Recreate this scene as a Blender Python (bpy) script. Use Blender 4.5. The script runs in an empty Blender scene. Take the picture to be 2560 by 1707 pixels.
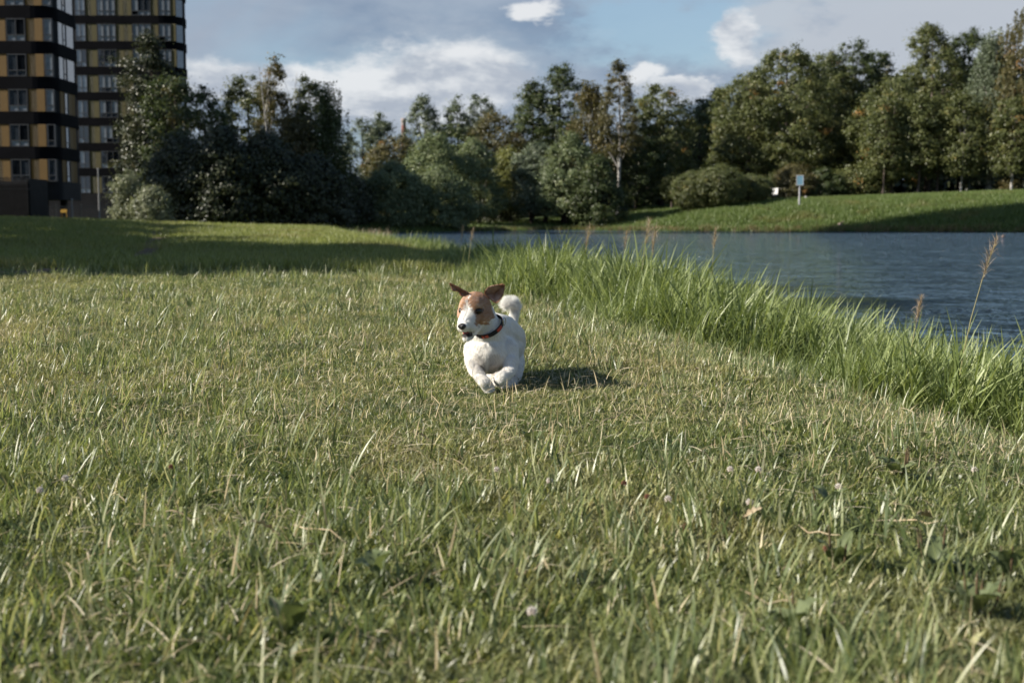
import bpy, bmesh, math, random
import numpy as np
from mathutils import Vector, Matrix
from mathutils.bvhtree import BVHTree

R = math.radians
random.seed(5)
rng = np.random.default_rng(11)
scene = bpy.context.scene
COL = scene.collection

# ------------------------------------------------------------------ camera
F_PX, HORIZON, CAM_Z = 3200.0, 540.0, 0.51
PITCH = math.atan((853.5 - HORIZON) / F_PX)
cam_data = bpy.data.cameras.new("camera")
cam = bpy.data.objects.new("camera", cam_data)
COL.objects.link(cam)
cam.location = (0, 0, CAM_Z)
cam.rotation_euler = (R(90) - PITCH, 0, 0)
cam_data.sensor_width = 36.0
cam_data.lens = 45.0
cam_data.clip_start = 0.05
cam_data.clip_end = 4000
cam_data.dof.use_dof = True
cam_data.dof.focus_distance = 3.55
cam_data.dof.aperture_fstop = 6.6
scene.camera = cam

# ------------------------------------------------------------------ light
SUN_EL, SUN_AZ = R(30.5), R(9)
sun_dir = Vector((math.cos(SUN_EL) * math.cos(SUN_AZ), math.cos(SUN_EL) * math.sin(SUN_AZ), -math.sin(SUN_EL)))
sd = bpy.data.lights.new("sun", 'SUN')
sd.energy = 5.0
sd.angle = R(0.6)
sd.color = (1.0, 0.93, 0.82)
so = bpy.data.objects.new("sun", sd)
so.rotation_euler = sun_dir.to_track_quat('-Z', 'Y').to_euler()
so.location = (-30, -10, 40)
COL.objects.link(so)
scene.view_settings.view_transform = 'Standard'
scene.view_settings.look = 'None'
scene.view_settings.gamma = 1.0
scene.view_settings.exposure = 0.95
scene.view_settings.use_curve_mapping = False
scene.cycles.max_bounces = 6
scene.cycles.transparent_max_bounces = 8
scene.cycles.use_denoising = True
scene.cycles.sample_clamp_indirect = 4.0
scene.cycles.sample_clamp_direct = 12.0


class NT:
    """small helper that writes node trees"""
    def __init__(s, tree):
        s.t = tree
        s.n = tree.nodes
        s.l = tree.links

    def new(s, typ, **kw):
        n = s.n.new(typ)
        for k, v in kw.items():
            setattr(n, k, v)
        return n

    def put(s, sock, v):
        if isinstance(v, bpy.types.NodeSocket):
            s.l.new(v, sock)
        elif v is not None:
            sock.default_value = v

    def m(s, op, a, b=None, c=None, clamp=False):
        n = s.new('ShaderNodeMath', operation=op)
        n.use_clamp = clamp
        s.put(n.inputs[0], a)
        if b is not None:
            s.put(n.inputs[1], b)
        if c is not None:
            s.put(n.inputs[2], c)
        return n.outputs[0]

    def step(s, v, lo, hi):
        n = s.new('ShaderNodeMapRange', interpolation_type='SMOOTHSTEP')
        s.put(n.inputs[0], v)
        n.inputs[1].default_value = lo
        n.inputs[2].default_value = hi
        return n.outputs[0]

    def noise(s, vec, scale, detail=4, rough=0.55, dist=0.0):
        n = s.new('ShaderNodeTexNoise')
        if vec is not None:
            s.put(n.inputs['Vector'], vec)
        n.inputs['Scale'].default_value = scale
        n.inputs['Detail'].default_value = detail
        n.inputs['Roughness'].default_value = rough
        n.inputs['Distortion'].default_value = dist
        return n.outputs[0]

    def mix(s, f, a, b, blend='MIX'):
        n = s.new('ShaderNodeMix', data_type='RGBA', blend_type=blend)
        s.put(n.inputs[0], f)
        for sk, v in ((n.inputs[6], a), (n.inputs[7], b)):
            if isinstance(v, (tuple, list)):
                v = (*v[:3], 1.0)
            s.put(sk, v)
        return n.outputs[2]

    def ramp(s, f, stops, interp='LINEAR'):
        n = s.new('ShaderNodeValToRGB')
        n.color_ramp.interpolation = interp
        e = n.color_ramp.elements
        while len(e) > 1:
            e.remove(e[0])
        e[0].position, e[0].color = stops[0][0], (*stops[0][1], 1)
        for p, c in stops[1:]:
            k = e.new(p)
            k.color = (*c, 1)
        s.put(n.inputs[0], f)
        return n.outputs[0]

    def comb(s, x, y, z):
        n = s.new('ShaderNodeCombineXYZ')
        for i, v in enumerate((x, y, z)):
            s.put(n.inputs[i], v)
        return n.outputs[0]


# ------------------------------------------------------------------ sky
SKY_STRENGTH = 0.07
world = bpy.data.worlds.new("World")
scene.world = world
world.use_nodes = True
w = NT(world.node_tree)
w.n.clear()
sky = w.new('ShaderNodeTexSky', sky_type='NISHITA')
sky.sun_disc = False
sky.sun_elevation = SUN_EL
sky.sun_rotation = R(270) - SUN_AZ
sky.altitude = 20
sky.air_density = 1.0
sky.dust_density = 0.6
sky.ozone_density = 1.6
tc = w.new('ShaderNodeTexCoord')
sx = w.new('ShaderNodeSeparateXYZ')
w.l.new(tc.outputs['Generated'], sx.inputs[0])
X, Y, Z = sx.outputs
az = w.m('ARCTAN2', X, Y)
el = w.m('ARCSINE', Z)
dvec = w.comb(X, Y, w.m('MULTIPLY', Z, 2.2))
n_big = w.noise(dvec, 3.2, 5, 0.55, 0.3)
n_mid = w.noise(dvec, 11.0, 7, 0.6, 0.2)
n_fine = w.noise(dvec, 28.0, 8, 0.62, 0.3)
shade_n = w.noise(w.comb(X, Y, w.m('MULTIPLY_ADD', Z, 2.2, 0.035)), 13.0, 7, 0.58, 0.2)
detail = w.m('MULTIPLY_ADD', n_fine, 0.45, w.m('MULTIPLY', n_mid, 0.55))


wp = w.noise(dvec, 9.0, 6, 0.6)
wq = w.noise(w.comb(Y, w.m('MULTIPLY', Z, 2.2), X), 12.0, 6, 0.62)
az = w.m('MULTIPLY_ADD', w.m('SUBTRACT', wp, 0.5), 0.10, az)
elw = w.m('MULTIPLY_ADD', w.m('SUBTRACT', wq, 0.5), 0.05, el)


def blob(px, py, wx, wy):
    """soft elliptical cloud body centred on a direction of the sky"""
    a0, e0, ra, re = math.atan((px - 1280) / F_PX), (540 - py) / F_PX, wx / F_PX, wy / F_PX
    da = w.m('MULTIPLY', w.m('SUBTRACT', az, a0), 1 / ra)
    de = w.m('MULTIPLY', w.m('SUBTRACT', elw, e0), 1 / re)
    r2 = w.m('ADD', w.m('MULTIPLY', da, da), w.m('MULTIPLY', de, de))
    return w.m('SUBTRACT', 1.0, w.m('SQRT', r2))


def biggest(*v):
    o = v[0]
    for k in v[1:]:
        o = w.m('MAXIMUM', o, k)
    return o


bank = biggest(blob(1010, 235, 330, 105), blob(1180, 215, 190, 95), blob(800, 235, 200, 75),
               blob(530, 225, 130, 62), blob(1330, 35, 62, 34),
               blob(1845, 120, 60, 80), blob(1590, 215, 50, 36), blob(1690, 238, 110, 26))
cum = w.step(w.m('ADD', bank, w.m('MULTIPLY', w.m('SUBTRACT', detail, 0.5), 1.7)), -0.12, 0.42)
veil = biggest(blob(1220, 150, 330, 110), blob(1500, 250, 260, 110), blob(900, 150, 240, 60))
veil = w.step(w.m('ADD', veil, w.m('MULTIPLY', w.m('SUBTRACT', detail, 0.5), 3.0)), 0.0, 1.0)
right = w.step(w.m('ADD', blob(2400, 90, 640, 320), w.m('MULTIPLY', w.m('SUBTRACT', detail, 0.5), 1.6)), 0.05, 0.45)
opening = w.step(w.m('ADD', blob(1690, 80, 330, 120), w.m('MULTIPLY', w.m('SUBTRACT', detail, 0.5), 2.0)), -0.1, 0.5)
low = w.step(el, 0.55, 0.16)
strat = w.m('MULTIPLY', w.m('SUBTRACT', 1.0, w.m('MULTIPLY', opening, 0.85)), low, clamp=True)
strat = w.m('MULTIPLY', strat, w.step(n_big, 0.20, 0.50))
high = w.m('MULTIPLY', w.step(detail, 0.56, 0.70), w.step(el, 0.2, 0.45))
K = 1 / SKY_STRENGTH / 1.93      # cloud radiance is given as seen at the exposure above


def kc(r, g, b, f=1.0):
    return (r * K * f, g * K * f, b * K * f)


strat_col = w.mix(w.step(w.m('MULTIPLY_ADD', n_big, 0.6, w.m('MULTIPLY', shade_n, 0.4)), 0.36, 0.62), kc(.20, .275, .40), kc(.37, .44, .54))
left_glow = w.step(blob(500, 40, 420, 500), 0.0, 1.0)
strat_col = w.mix(w.m('MULTIPLY', left_glow, 0.6), strat_col, kc(.42, .46, .54))
cum_col = w.mix(w.step(w.m('SUBTRACT', shade_n, w.m('MULTIPLY', w.m('SUBTRACT', el, 0.1), 3.0)), 0.62, 0.40), kc(.43, .48, .56), kc(.82, .84, .86))
skyc = w.mix(0.35, sky.outputs[0], kc(.34, .54, .72, 0.9))
skyc = w.mix(w.step(el, 0.5, 0.15), sky.outputs[0], skyc)
c = w.mix(w.m('MULTIPLY', strat, 0.93), skyc, strat_col)
c = w.mix(w.m('MULTIPLY', right, 0.85), c, kc(.53, .57, .63))
c = w.mix(w.m('MULTIPLY', veil, 0.42), c, kc(.52, .58, .65))
c = w.mix(w.m('MULTIPLY', cum, 0.92), c, cum_col)
c = w.mix(w.m('MULTIPLY', high, 0.7), c, kc(.30, .34, .40))
bg = w.new('ShaderNodeBackground')
bg.inputs['Strength'].default_value = SKY_STRENGTH
w.l.new(c, bg.inputs['Color'])
wo = w.new('ShaderNodeOutputWorld')
w.l.new(bg.outputs[0], wo.inputs[0])


# ------------------------------------------------------------------ helpers
def ray(px, py, y):
    """world point at depth y seen at a place in the photograph"""
    u, v = (px - 1280) / F_PX, (853.5 - py) / F_PX
    fy = math.cos(PITCH) + v * math.sin(PITCH)
    fz = v * math.cos(PITCH) - math.sin(PITCH)
    return Vector((u / fy * y, y, CAM_Z + fz / fy * y))


def tag(o, label=None, cat=None, group=None, kind=None):
    if label:
        o['label'] = label
    if cat:
        o['category'] = cat
    if group:
        o['group'] = group
    if kind:
        o['kind'] = kind
    return o


def empty(name, loc, rz=0.0):
    o = bpy.data.objects.new(name, None)
    o.empty_display_size = 0.1
    o.location = loc
    o.rotation_euler = (0, 0, rz)
    COL.objects.link(o)
    return o


def link(name, me, parent=None, loc=None):
    o = bpy.data.objects.new(name, me)
    if parent is not None:
        o.parent = parent
    if loc is not None:
        o.location = loc
    COL.objects.link(o)
    return o


def np_mesh(name, verts, faces, m, smooth=False, attrs=None):
    """verts (N,3), faces (M,k) arrays of one size k, or a list of such arrays"""
    me = bpy.data.meshes.new(name)
    if not isinstance(faces, list):
        faces = [faces]
    loops = np.concatenate([f.reshape(-1) for f in faces]).astype(np.int32)
    tot = np.concatenate([np.full(len(f), f.shape[1]) for f in faces]).astype(np.int32)
    start = np.concatenate([[0], np.cumsum(tot)[:-1]]).astype(np.int32)
    me.vertices.add(len(verts))
    me.vertices.foreach_set('co', np.ascontiguousarray(verts, dtype=np.float32).reshape(-1))
    me.loops.add(len(loops))
    me.loops.foreach_set('vertex_index', loops)
    me.polygons.add(len(tot))
    me.polygons.foreach_set('loop_start', start)
    me.polygons.foreach_set('loop_total', tot)
    if smooth:
        me.polygons.foreach_set('use_smooth', np.ones(len(tot), dtype=bool))
    for k, a in (attrs or {}).items():
        at = me.attributes.new(k, 'FLOAT', 'POINT')
        at.data.foreach_set('value', np.ascontiguousarray(a, dtype=np.float32))
    me.update()
    if m is not None:
        me.materials.append(m)
    return me


def bm_mesh(name, bm, m, smooth=False):
    me = bpy.data.meshes.new(name)
    bm.normal_update()
    bm.to_mesh(me)
    bm.free()
    if smooth:
        me.polygons.foreach_set('use_smooth', np.ones(len(me.polygons), dtype=bool))
    me.materials.append(m)
    return me


def bx(bm, cx, cy, cz, sx, sy, sz, bevel=0.0, rot=None):
    r = bmesh.ops.create_cube(bm, size=1.0)
    M = Matrix.Translation((cx, cy, cz))
    if rot is not None:
        M = M @ rot
    M = M @ Matrix.Diagonal((sx, sy, sz, 1))
    bmesh.ops.transform(bm, matrix=M, verts=r['verts'])
    if bevel:
        ed = {e for v in r['verts'] for e in v.link_edges}
        bmesh.ops.bevel(bm, geom=list(ed), offset=bevel, segments=1, affect='EDGES')
    return bm


def box_mesh(name, sx, sy, sz, m, bevel=0.0):
    return bm_mesh(name, bx(bmesh.new(), 0, 0, 0, sx, sy, sz, bevel), m)


def tube(pts, radii, k=7):
    """rings of a tapered tube; returns verts, quads"""
    pts = [Vector(p) for p in pts]
    vs, fs = [], []
    for i, p in enumerate(pts):
        d = (pts[min(i + 1, len(pts) - 1)] - pts[max(i - 1, 0)]).normalized()
        a = d.orthogonal().normalized() if abs(d.z) < 0.9 else d.cross(Vector((0, 1, 0))).normalized()
        b = d.cross(a)
        for j in range(k):
            t = 2 * math.pi * j / k
            vs.append(p + (a * math.cos(t) + b * math.sin(t)) * radii[i])
    for i in range(len(pts) - 1):
        for j in range(k):
            fs.append((i * k + j, i * k + (j + 1) % k, (i + 1) * k + (j + 1) % k, (i + 1) * k + j))
    return np.array([tuple(v) for v in vs]), np.array(fs)


def merge(parts):
    vs, fs, n = [], [], 0
    for v, f in parts:
        vs.append(v)
        fs.append(f + n)
        n += len(v)
    return np.concatenate(vs), np.concatenate(fs)


def mat(name, col, rough=0.7, spec=0.3, metal=0.0, var=0.0, scale=5.0, bump=0.0, col2=None):
    m = bpy.data.materials.new(name)
    m.use_nodes = True
    t = NT(m.node_tree)
    b = t.n['Principled BSDF']
    b.inputs['Roughness'].default_value = rough
    b.inputs['Specular IOR Level'].default_value = spec
    b.inputs['Metallic'].default_value = metal
    co = t.new('ShaderNodeTexCoord').outputs['Object']
    if var or col2:
        n = t.noise(co, scale, 5, 0.6)
        c2 = col2 or tuple(x * (1 - var) for x in col)
        t.l.new(t.mix(t.step(n, 0.35, 0.65), col, c2), b.inputs['Base Color'])
    else:
        b.inputs['Base Color'].default_value = (*col, 1)
    if bump:
        n = t.noise(co, scale * 4, 4, 0.6)
        bp = t.new('ShaderNodeBump')
        bp.inputs['Strength'].default_value = bump
        bp.inputs['Distance'].default_value = 0.02
        t.l.new(n, bp.inputs['Height'])
        t.l.new(bp.outputs[0], b.inputs['Normal'])
    return m


def leafy(name, stops, dry=None, dry_scale=0.6, dry_lo=0.5, dry_hi=0.7, trans=0.3, rough=0.45, spec=0.35, tmul=1.5, deep=None):
    """foliage: colour by the tint of each leaf or blade, drifting towards a dry colour in patches"""
    m = bpy.data.materials.new(name)
    m.use_nodes = True
    t = NT(m.node_tree)
    b = t.n['Principled BSDF']
    at = t.new('ShaderNodeAttribute', attribute_name='tint')
    c = t.ramp(at.outputs['Fac'], stops)
    if dry:
        g = t.new('ShaderNodeNewGeometry')
        n = t.noise(g.outputs['Position'], dry_scale, 4, 0.6)
        c = t.mix(t.m('MULTIPLY', t.step(n, dry_lo, dry_hi), 0.75), c, dry)
    if deep:     # patches where a darker, clover rich sward grows
        g2 = t.new('ShaderNodeNewGeometry')
        n2 = t.noise(g2.outputs['Position'], 2.1, 4, 0.6)
        c = t.mix(t.m('MULTIPLY', t.step(n2, 0.50, 0.64), 0.6), c, deep)
    b.inputs['Roughness'].default_value = rough
    b.inputs['Specular IOR Level'].default_value = spec
    t.l.new(c, b.inputs['Base Color'])
    tr = t.new('ShaderNodeBsdfTranslucent')
    t.l.new(t.mix(1.0, c, (tmul, tmul, tmul * 0.6), 'MULTIPLY'), tr.inputs['Color'])
    ms = t.new('ShaderNodeMixShader')
    ms.inputs[0].default_value = trans
    t.l.new(b.outputs[0], ms.inputs[1])
    t.l.new(tr.outputs[0], ms.inputs[2])
    t.l.new(ms.outputs[0], t.n['Material Output'].inputs['Surface'])
    return m


# ------------------------------------------------------------------ terrain
WATER_Z = -0.55
POND = np.array([(3.6, 1.0), (3.0, 3.0), (2.75, 4.6), (2.45, 6.2), (2.1, 8.5), (1.5, 12), (.9, 17), (-.4, 24.5), (-2.8, 36),
                 (-5.6, 50), (-8.0, 63), (-9.5, 74), (-9.0, 82), (-5, 86), (-1, 91), (2, 95.5), (5, 96), (8, 91.5), (12, 88.5), (20, 87),
                 (30, 84), (42, 80), (62, 72), (90, 50), (90, -40), (8, -30), (5, -8)], dtype=float)


def pond_sd(x, y):
    """distance to the shore: positive on land, negative over the pond"""
    d = np.full(x.shape, 1e9)
    inside = np.zeros(x.shape, dtype=bool)
    n = len(POND)
    for i in range(n):
        ax, ay = POND[i]
        bx_, by_ = POND[(i + 1) % n]
        ex, ey = bx_ - ax, by_ - ay
        t = np.clip(((x - ax) * ex + (y - ay) * ey) / (ex * ex + ey * ey), 0, 1)
        d = np.minimum(d, np.hypot(x - ax - t * ex, y - ay - t * ey))
        cond = (ay > y) != (by_ > y)
        xi = ex * (y - ay) / (ey if ey else 1e-9) + ax
        inside ^= cond & (x < xi)
    return np.where(inside, -d, d)


def sstep(v, a, b):
    t = np.clip((v - a) / (b - a), 0, 1)
    return t * t * (3 - 2 * t)


def height(x, y):
    x = np.asarray(x, dtype=float)
    y = np.asarray(y, dtype=float)
    sdv = pond_sd(x, y)
    base = 0.012 * np.sin(x * 2.3 + 1) * np.sin(y * 1.7) + 0.008 * np.sin(x * 6.1) * np.sin(y * 5.3 + 2) \
        + 0.03 * np.sin(x * .35 + 2) * np.sin(y * .28)
    base = base + 0.5 * np.exp(-(((x + 20) / 10) ** 2 + ((y - 38) / 12) ** 2))
    base = base - 0.10 * np.exp(-((y - 20) / 5) ** 2) * sstep(-x, -2, 3)
    base = base - 0.12 * sstep(y, 40, 70) * (1 - sstep(y, 90, 110))
    hx = np.interp(x, [-8, 1, 6, 11, 21, 38, 80], [.0, .30, .75, 1.15, 1.80, 2.40, 3.2])
    far = sstep(y, 78, 86) * sstep(x, -9, -3)
    near_bank = -0.62 + (base + 0.62) * sstep(sdv, -0.25, 2.4)
    farw = np.interp(x, [0, 20, 38], [20, 13, 13])
    t = np.clip((sdv + .2) / farw, 0, 1)
    far_bank = -0.62 + (hx + base + 0.62) * (1 - (1 - t) ** 1.8)
    land = near_bank * (1 - far) + far_bank * far
    bed = -0.62 - np.clip(-sdv * 0.4, 0, 1.0)
    return np.where(sdv < 0, np.minimum(bed, land), land)


def hz(x, y):
    return float(height(np.array([x]), np.array([y]))[0])


def axis(breaks):
    out = []
    for a, b, s in breaks:
        out.append(np.arange(a, b, s))
    out.append([breaks[-1][1]])
    return np.concatenate(out)


gx = axis([(-600, -100, 50), (-100, -30, 5), (-30, -8, 1.0), (-8, 6, .16), (6, 45, 1.0), (45, 100, 5), (100, 600, 50)])
gy = axis([(-200, -20, 20), (-20, 0, 2), (0, 14, .16), (14, 30, .4), (30, 60, 1), (60, 115, .8), (115, 150, 5), (150, 1500, 90)])
GX, GY = np.meshgrid(gx, gy)
GZ = height(GX.ravel(), GY.ravel())
nx, ny = len(gx), len(gy)
ii, jj = np.meshgrid(np.arange(nx - 1), np.arange(ny - 1))
a = (jj * nx + ii).ravel()
quads = np.stack([a, a + 1, a + nx + 1, a + nx], 1)

m_ground = bpy.data.materials.new("meadow_soil")
m_ground.use_nodes = True
t = NT(m_ground.node_tree)
b = t.n['Principled BSDF']
g = t.new('ShaderNodeNewGeometry').outputs['Position']
n1 = t.noise(g, 0.35, 5, 0.6)
n2 = t.noise(g, 9.0, 6, 0.65)
n3 = t.noise(g, 60.0, 4, 0.7)
c1 = t.mix(t.step(n1, 0.4, 0.62), (.050, .078, .022), (.105, .110, .040))
c2 = t.mix(t.step(n2, 0.42, 0.62), c1, (.028, .042, .014))
c2 = t.mix(t.m('MULTIPLY', t.step(n3, 0.55, 0.70), 0.5), c2, (.13, .12, .06))
t.l.new(c2, b.inputs['Base Color'])
b.inputs['Roughness'].default_value = 0.9
b.inputs['Specular IOR Level'].default_value = 0.1
bp = t.new('ShaderNodeBump')
bp.inputs['Strength'].default_value = 0.8
bp.inputs['Distance'].default_value = 0.05
t.l.new(n2, bp.inputs['Height'])
t.l.new(bp.outputs[0], b.inputs['Normal'])
o = link("ground", np_mesh("ground", np.stack([GX.ravel(), GY.ravel(), GZ], 1), quads, m_ground, True))
tag(o, "mown meadow and grassy pond banks under the dog and trees", kind='structure')

# water
m_water = bpy.data.materials.new("pond_water")
m_water.use_nodes = True
t = NT(m_water.node_tree)
b = t.n['Principled BSDF']
b.inputs['Base Color'].default_value = (.072, .118, .172, 1)
b.inputs['Roughness'].default_value = 0.04
b.inputs['IOR'].default_value = 1.33
g = t.new('ShaderNodeNewGeometry').outputs['Position']
mp = t.new('ShaderNodeMapping')
mp.inputs['Scale'].default_value = (0.42, 0.95, 1)
mp.inputs['Rotation'].default_value = (0, 0, R(12))
t.l.new(g, mp.inputs[0])
wv1 = t.noise(mp.outputs[0], 1.1, 6, 0.62, 0.4)
wv2 = t.noise(mp.outputs[0], 6.0, 3, 0.55, 0.2)
wv3 = t.noise(mp.outputs[0], 0.35, 2, 0.5)
hgt = t.m('ADD', t.m('MULTIPLY', wv1, 1.0), t.m('MULTIPLY', wv2, 0.22))
hgt = t.m('MULTIPLY', hgt, t.m('MULTIPLY_ADD', wv3, 0.9, 0.5))
bp = t.new('ShaderNodeBump')
bp.inputs['Strength'].default_value = 1.0
bp.inputs['Distance'].default_value = 2.4
t.l.new(hgt, bp.inputs['Height'])
t.l.new(bp.outputs[0], b.inputs['Normal'])
wx, wy = np.meshgrid(np.linspace(-14, 92, 40), np.linspace(-42, 99, 50))
a = (np.arange(49)[:, None] * 40 + np.arange(39)[None, :]).ravel()
o = link("water", np_mesh("water", np.stack([wx.ravel(), wy.ravel(), np.full(wx.size, WATER_Z)], 1), np.stack([a, a + 1, a + 41, a + 40], 1), m_water))
tag(o, "rippled blue pond behind the tall bank grass", kind='structure')

# worn path
m_path = mat("trodden_earth", (.16, .115, .085), 0.95, 0.1, col2=(.09, .075, .045), scale=6, bump=0.5)
PATH = [(-4.5, 11.4), (-4.35, 13), (-4.6, 15), (-5.2, 18), (-6.2, 22), (-7.7, 28), (-9.6, 35), (-12.5, 44), (-16, 54), (-19, 62)]
pv, pf = [], []
pp = []
for i in range(len(PATH) - 1):
    for k in range(8):
        s = k / 8
        pp.append((PATH[i][0] * (1 - s) + PATH[i + 1][0] * s, PATH[i][1] * (1 - s) + PATH[i + 1][1] * s))
for i, (x, y) in enumerate(pp):
    q = pp[min(i + 1, len(pp) - 1)]
    p0 = pp[max(i - 1, 0)]
    d = Vector((q[0] - p0[0], q[1] - p0[1], 0)).normalized()
    nrm = Vector((d.y, -d.x, 0))
    ww = 0.20 + 0.07 * math.sin(i * 1.3) + 0.004 * y
    for s in (-1, -.5, 0, .5, 1):
        xx, yy = x + nrm.x * s * ww, y + nrm.y * s * ww
        pv.append((xx, yy, hz(xx, yy) + (0.012 if abs(s) < 1 else -0.01)))
for i in range(len(pp) - 1):
    for k in range(4):
        pf.append((i * 5 + k, i * 5 + k + 1, i * 5 + k + 6, i * 5 + k + 5))
o = link("path", np_mesh("path", np.array(pv), np.array(pf), m_path, True))
tag(o, "narrow trodden earth path crossing the shaded meadow", kind='structure')
PP = np.array(pp)


def path_dist(x, y):
    d = np.full(x.shape, 1e9)
    for px_, py_ in PP:
        d = np.minimum(d, np.hypot(x - px_, y - py_))
    return d


# ------------------------------------------------------------------ towers
def rrect(x0, x1, y0, y1, r, k=7):
    pts = []
    for cx, cy, a0 in ((x1 - r, y0 + r, -90), (x1 - r, y1 - r, 0), (x0 + r, y1 - r, 90), (x0 + r, y0 + r, 180)):
        for i in range(k + 1):
            t_ = R(a0 + 90 * i / k)
            pts.append((cx + r * math.cos(t_), cy + r * math.sin(t_)))
    return pts


def prism(name, pts, z0, z1, m):
    n = len(pts)
    bm = bmesh.new()
    lo = [bm.verts.new((p[0], p[1], z0)) for p in pts]
    hi = [bm.verts.new((p[0], p[1], z1)) for p in pts]
    for i in range(n):
        bm.faces.new((lo[i], lo[(i + 1) % n], hi[(i + 1) % n], hi[i]))
    bm.faces.new(hi)
    bm.faces.new(lo[::-1])
    me = bm_mesh(name, bm, m)
    return me


m_band = mat("black_cladding", (.006, .006, .008), 0.8, 0.05, var=.3, scale=.6)
m_core = mat("dark_render_wall", (.010, .010, .012), 0.8, 0.2)
m_frame = mat("window_frame_grey", (.05, .052, .058), 0.5, 0.4)
m_base = mat("dark_base_panels", (.010, .010, .013), 0.7, 0.2, var=.4, scale=.8)


def chevron(name, c0, c1):
    m = bpy.data.materials.new(name)
    m.use_nodes = True
    t = NT(m.node_tree)
    b = t.n['Principled BSDF']
    co = t.new('ShaderNodeTexCoord').outputs['Object']
    s = t.new('ShaderNodeSeparateXYZ')
    t.l.new(co, s.inputs[0])
    v = t.m('ADD', t.m('ABSOLUTE', s.outputs[0]), s.outputs[2])
    v2 = t.m('ADD', v, s.outputs[1])
    st = t.m('FRACT', t.m('MULTIPLY', v2, 7.0))
    nz = t.noise(co, 3.0, 3)
    f = t.m('ADD', t.m('MULTIPLY', t.step(t.m('ABSOLUTE', t.m('SUBTRACT', st, .5)), .30, .46), .75), t.m('MULTIPLY', nz, .35), clamp=True)
    t.l.new(t.mix(f, c0, c1), b.inputs['Base Color'])
    b.inputs['Roughness'].default_value = 0.65
    bp = t.new('ShaderNodeBump')
    bp.inputs['Strength'].default_value = 0.6
    bp.inputs['Distance'].default_value = 0.03
    t.l.new(st, bp.inputs['Height'])
    t.l.new(bp.outputs[0], b.inputs['Normal'])
    return m


m_ochre = chevron("ochre_chevron_boards", (.17, .092, .016), (.085, .045, .009))
m_olive = chevron("olive_yellow_chevron_boards", (.10, .083, .026), (.06, .05, .016))


def glass(name, col, rough=0.05, spec=0.9, wav=0.0):
    m = bpy.data.materials.new(name)
    m.use_nodes = True
    t = NT(m.node_tree)
    b = t.n['Principled BSDF']
    co = t.new('ShaderNodeTexCoord').outputs['Object']
    n = t.noise(co, 2.2, 3, .6)
    t.l.new(t.mix(n, col, tuple(k * .35 for k in col)), b.inputs['Base Color'])
    b.inputs['Roughness'].default_value = rough
    b.inputs['IOR'].default_value = 1.6
    b.inputs['Specular IOR Level'].default_value = spec
    b.inputs['Coat Weight'].default_value = 0.6
    return m


m_glass_d = glass("dark_window_glass", (.010, .012, .016))
m_glass_m = glass("half_curtained_window_glass", (.05, .06, .075))
m_glass_l = glass("pale_curtain_and_sky_glass", (.30, .34, .39))  # bright sky reflection put into the pale colour, along with curtains


def window_meshes(wd, hg, cols):
    bm = bmesh.new()
    fr = .07
    bx(bm, 0, -.02, hg / 2 - fr / 2, wd, .10, fr)
    bx(bm, 0, -.02, -hg / 2 + fr / 2, wd, .10, fr)
    for s in (-1, 1):
        bx(bm, s * (wd / 2 - fr / 2), -.023, 0, fr, .10, hg - 2 * fr)
    cell = (wd - 2 * fr) / cols
    for i in range(1, cols):
        bx(bm, -wd / 2 + fr + cell * i, -.02, 0, fr * .9, .09, hg - 2 * fr - .004)
    low = hg * .27
    bx(bm, 0, -.026, -hg / 2 + low, wd - 2 * fr - .004, .085, fr)
    return bm_mesh("window", bm, m_frame), cell, low, fr


win_cache, pane_cache = {}, {}


def window(parent, x, y, z, wd, hg, cols, rz=0.0, mood=0):
    key = (round(wd, 2), round(hg, 2), cols)
    if key not in win_cache:
        win_cache[key] = window_meshes(wd, hg, cols)
    me, cell, low, fr = win_cache[key]
    wo_ = link("window", me, parent, (x, y, z))
    wo_.rotation_euler = (0, 0, rz)
    for i in range(cols):
        for (z0, z1, up) in ((-hg / 2 + low + fr / 2, hg / 2 - fr, 1), (-hg / 2 + fr, -hg / 2 + low - fr / 2, 0)):
            r_ = random.random()
            if mood == 0:      # near tower: dark upper lights, pale lower lights
                mm = (m_glass_d if r_ < .72 else m_glass_m) if up else (m_glass_l if r_ < .55 else m_glass_m)
            elif mood == 1:
                mm = (m_glass_l if r_ < .68 else m_glass_m if r_ < .86 else m_glass_d)
            else:
                mm = (m_glass_d if r_ < .5 else m_glass_m if r_ < .8 else m_glass_l)
            k2 = (round(cell - fr, 3), round(z1 - z0, 3), mm.name)
            if k2 not in pane_cache:
                pane_cache[k2] = box_mesh("pane", cell - fr, .02, z1 - z0, mm)
            p = link("pane", pane_cache[k2], wo_, (-wd / 2 + fr + cell * (i + .5), 0.0, (z0 + z1) / 2))
    return wo_


panel_cache = {}


def panel(parent, x, y, z, wd, hg, m, rz=0.0):
    k2 = (round(wd, 2), round(hg, 2), m.name)
    if k2 not in panel_cache:
        panel_cache[k2] = box_mesh("panel", wd, .06, hg, m, .008)
    p = link("panel", panel_cache[k2], parent, (x, y, z))
    p.rotation_euler = (0, 0, rz)
    return p


# near tower
NY = 112.0
x_of = lambda px, py, D: ray(px, py, D).x
near = empty("apartment_tower", (-49, 116, 0))
tag(near, "near apartment tower at left edge with ochre chevron panels between black bands", "building")
nb = near.location.copy()


def sub(v):
    return (v[0] - nb.x, v[1] - nb.y)


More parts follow.
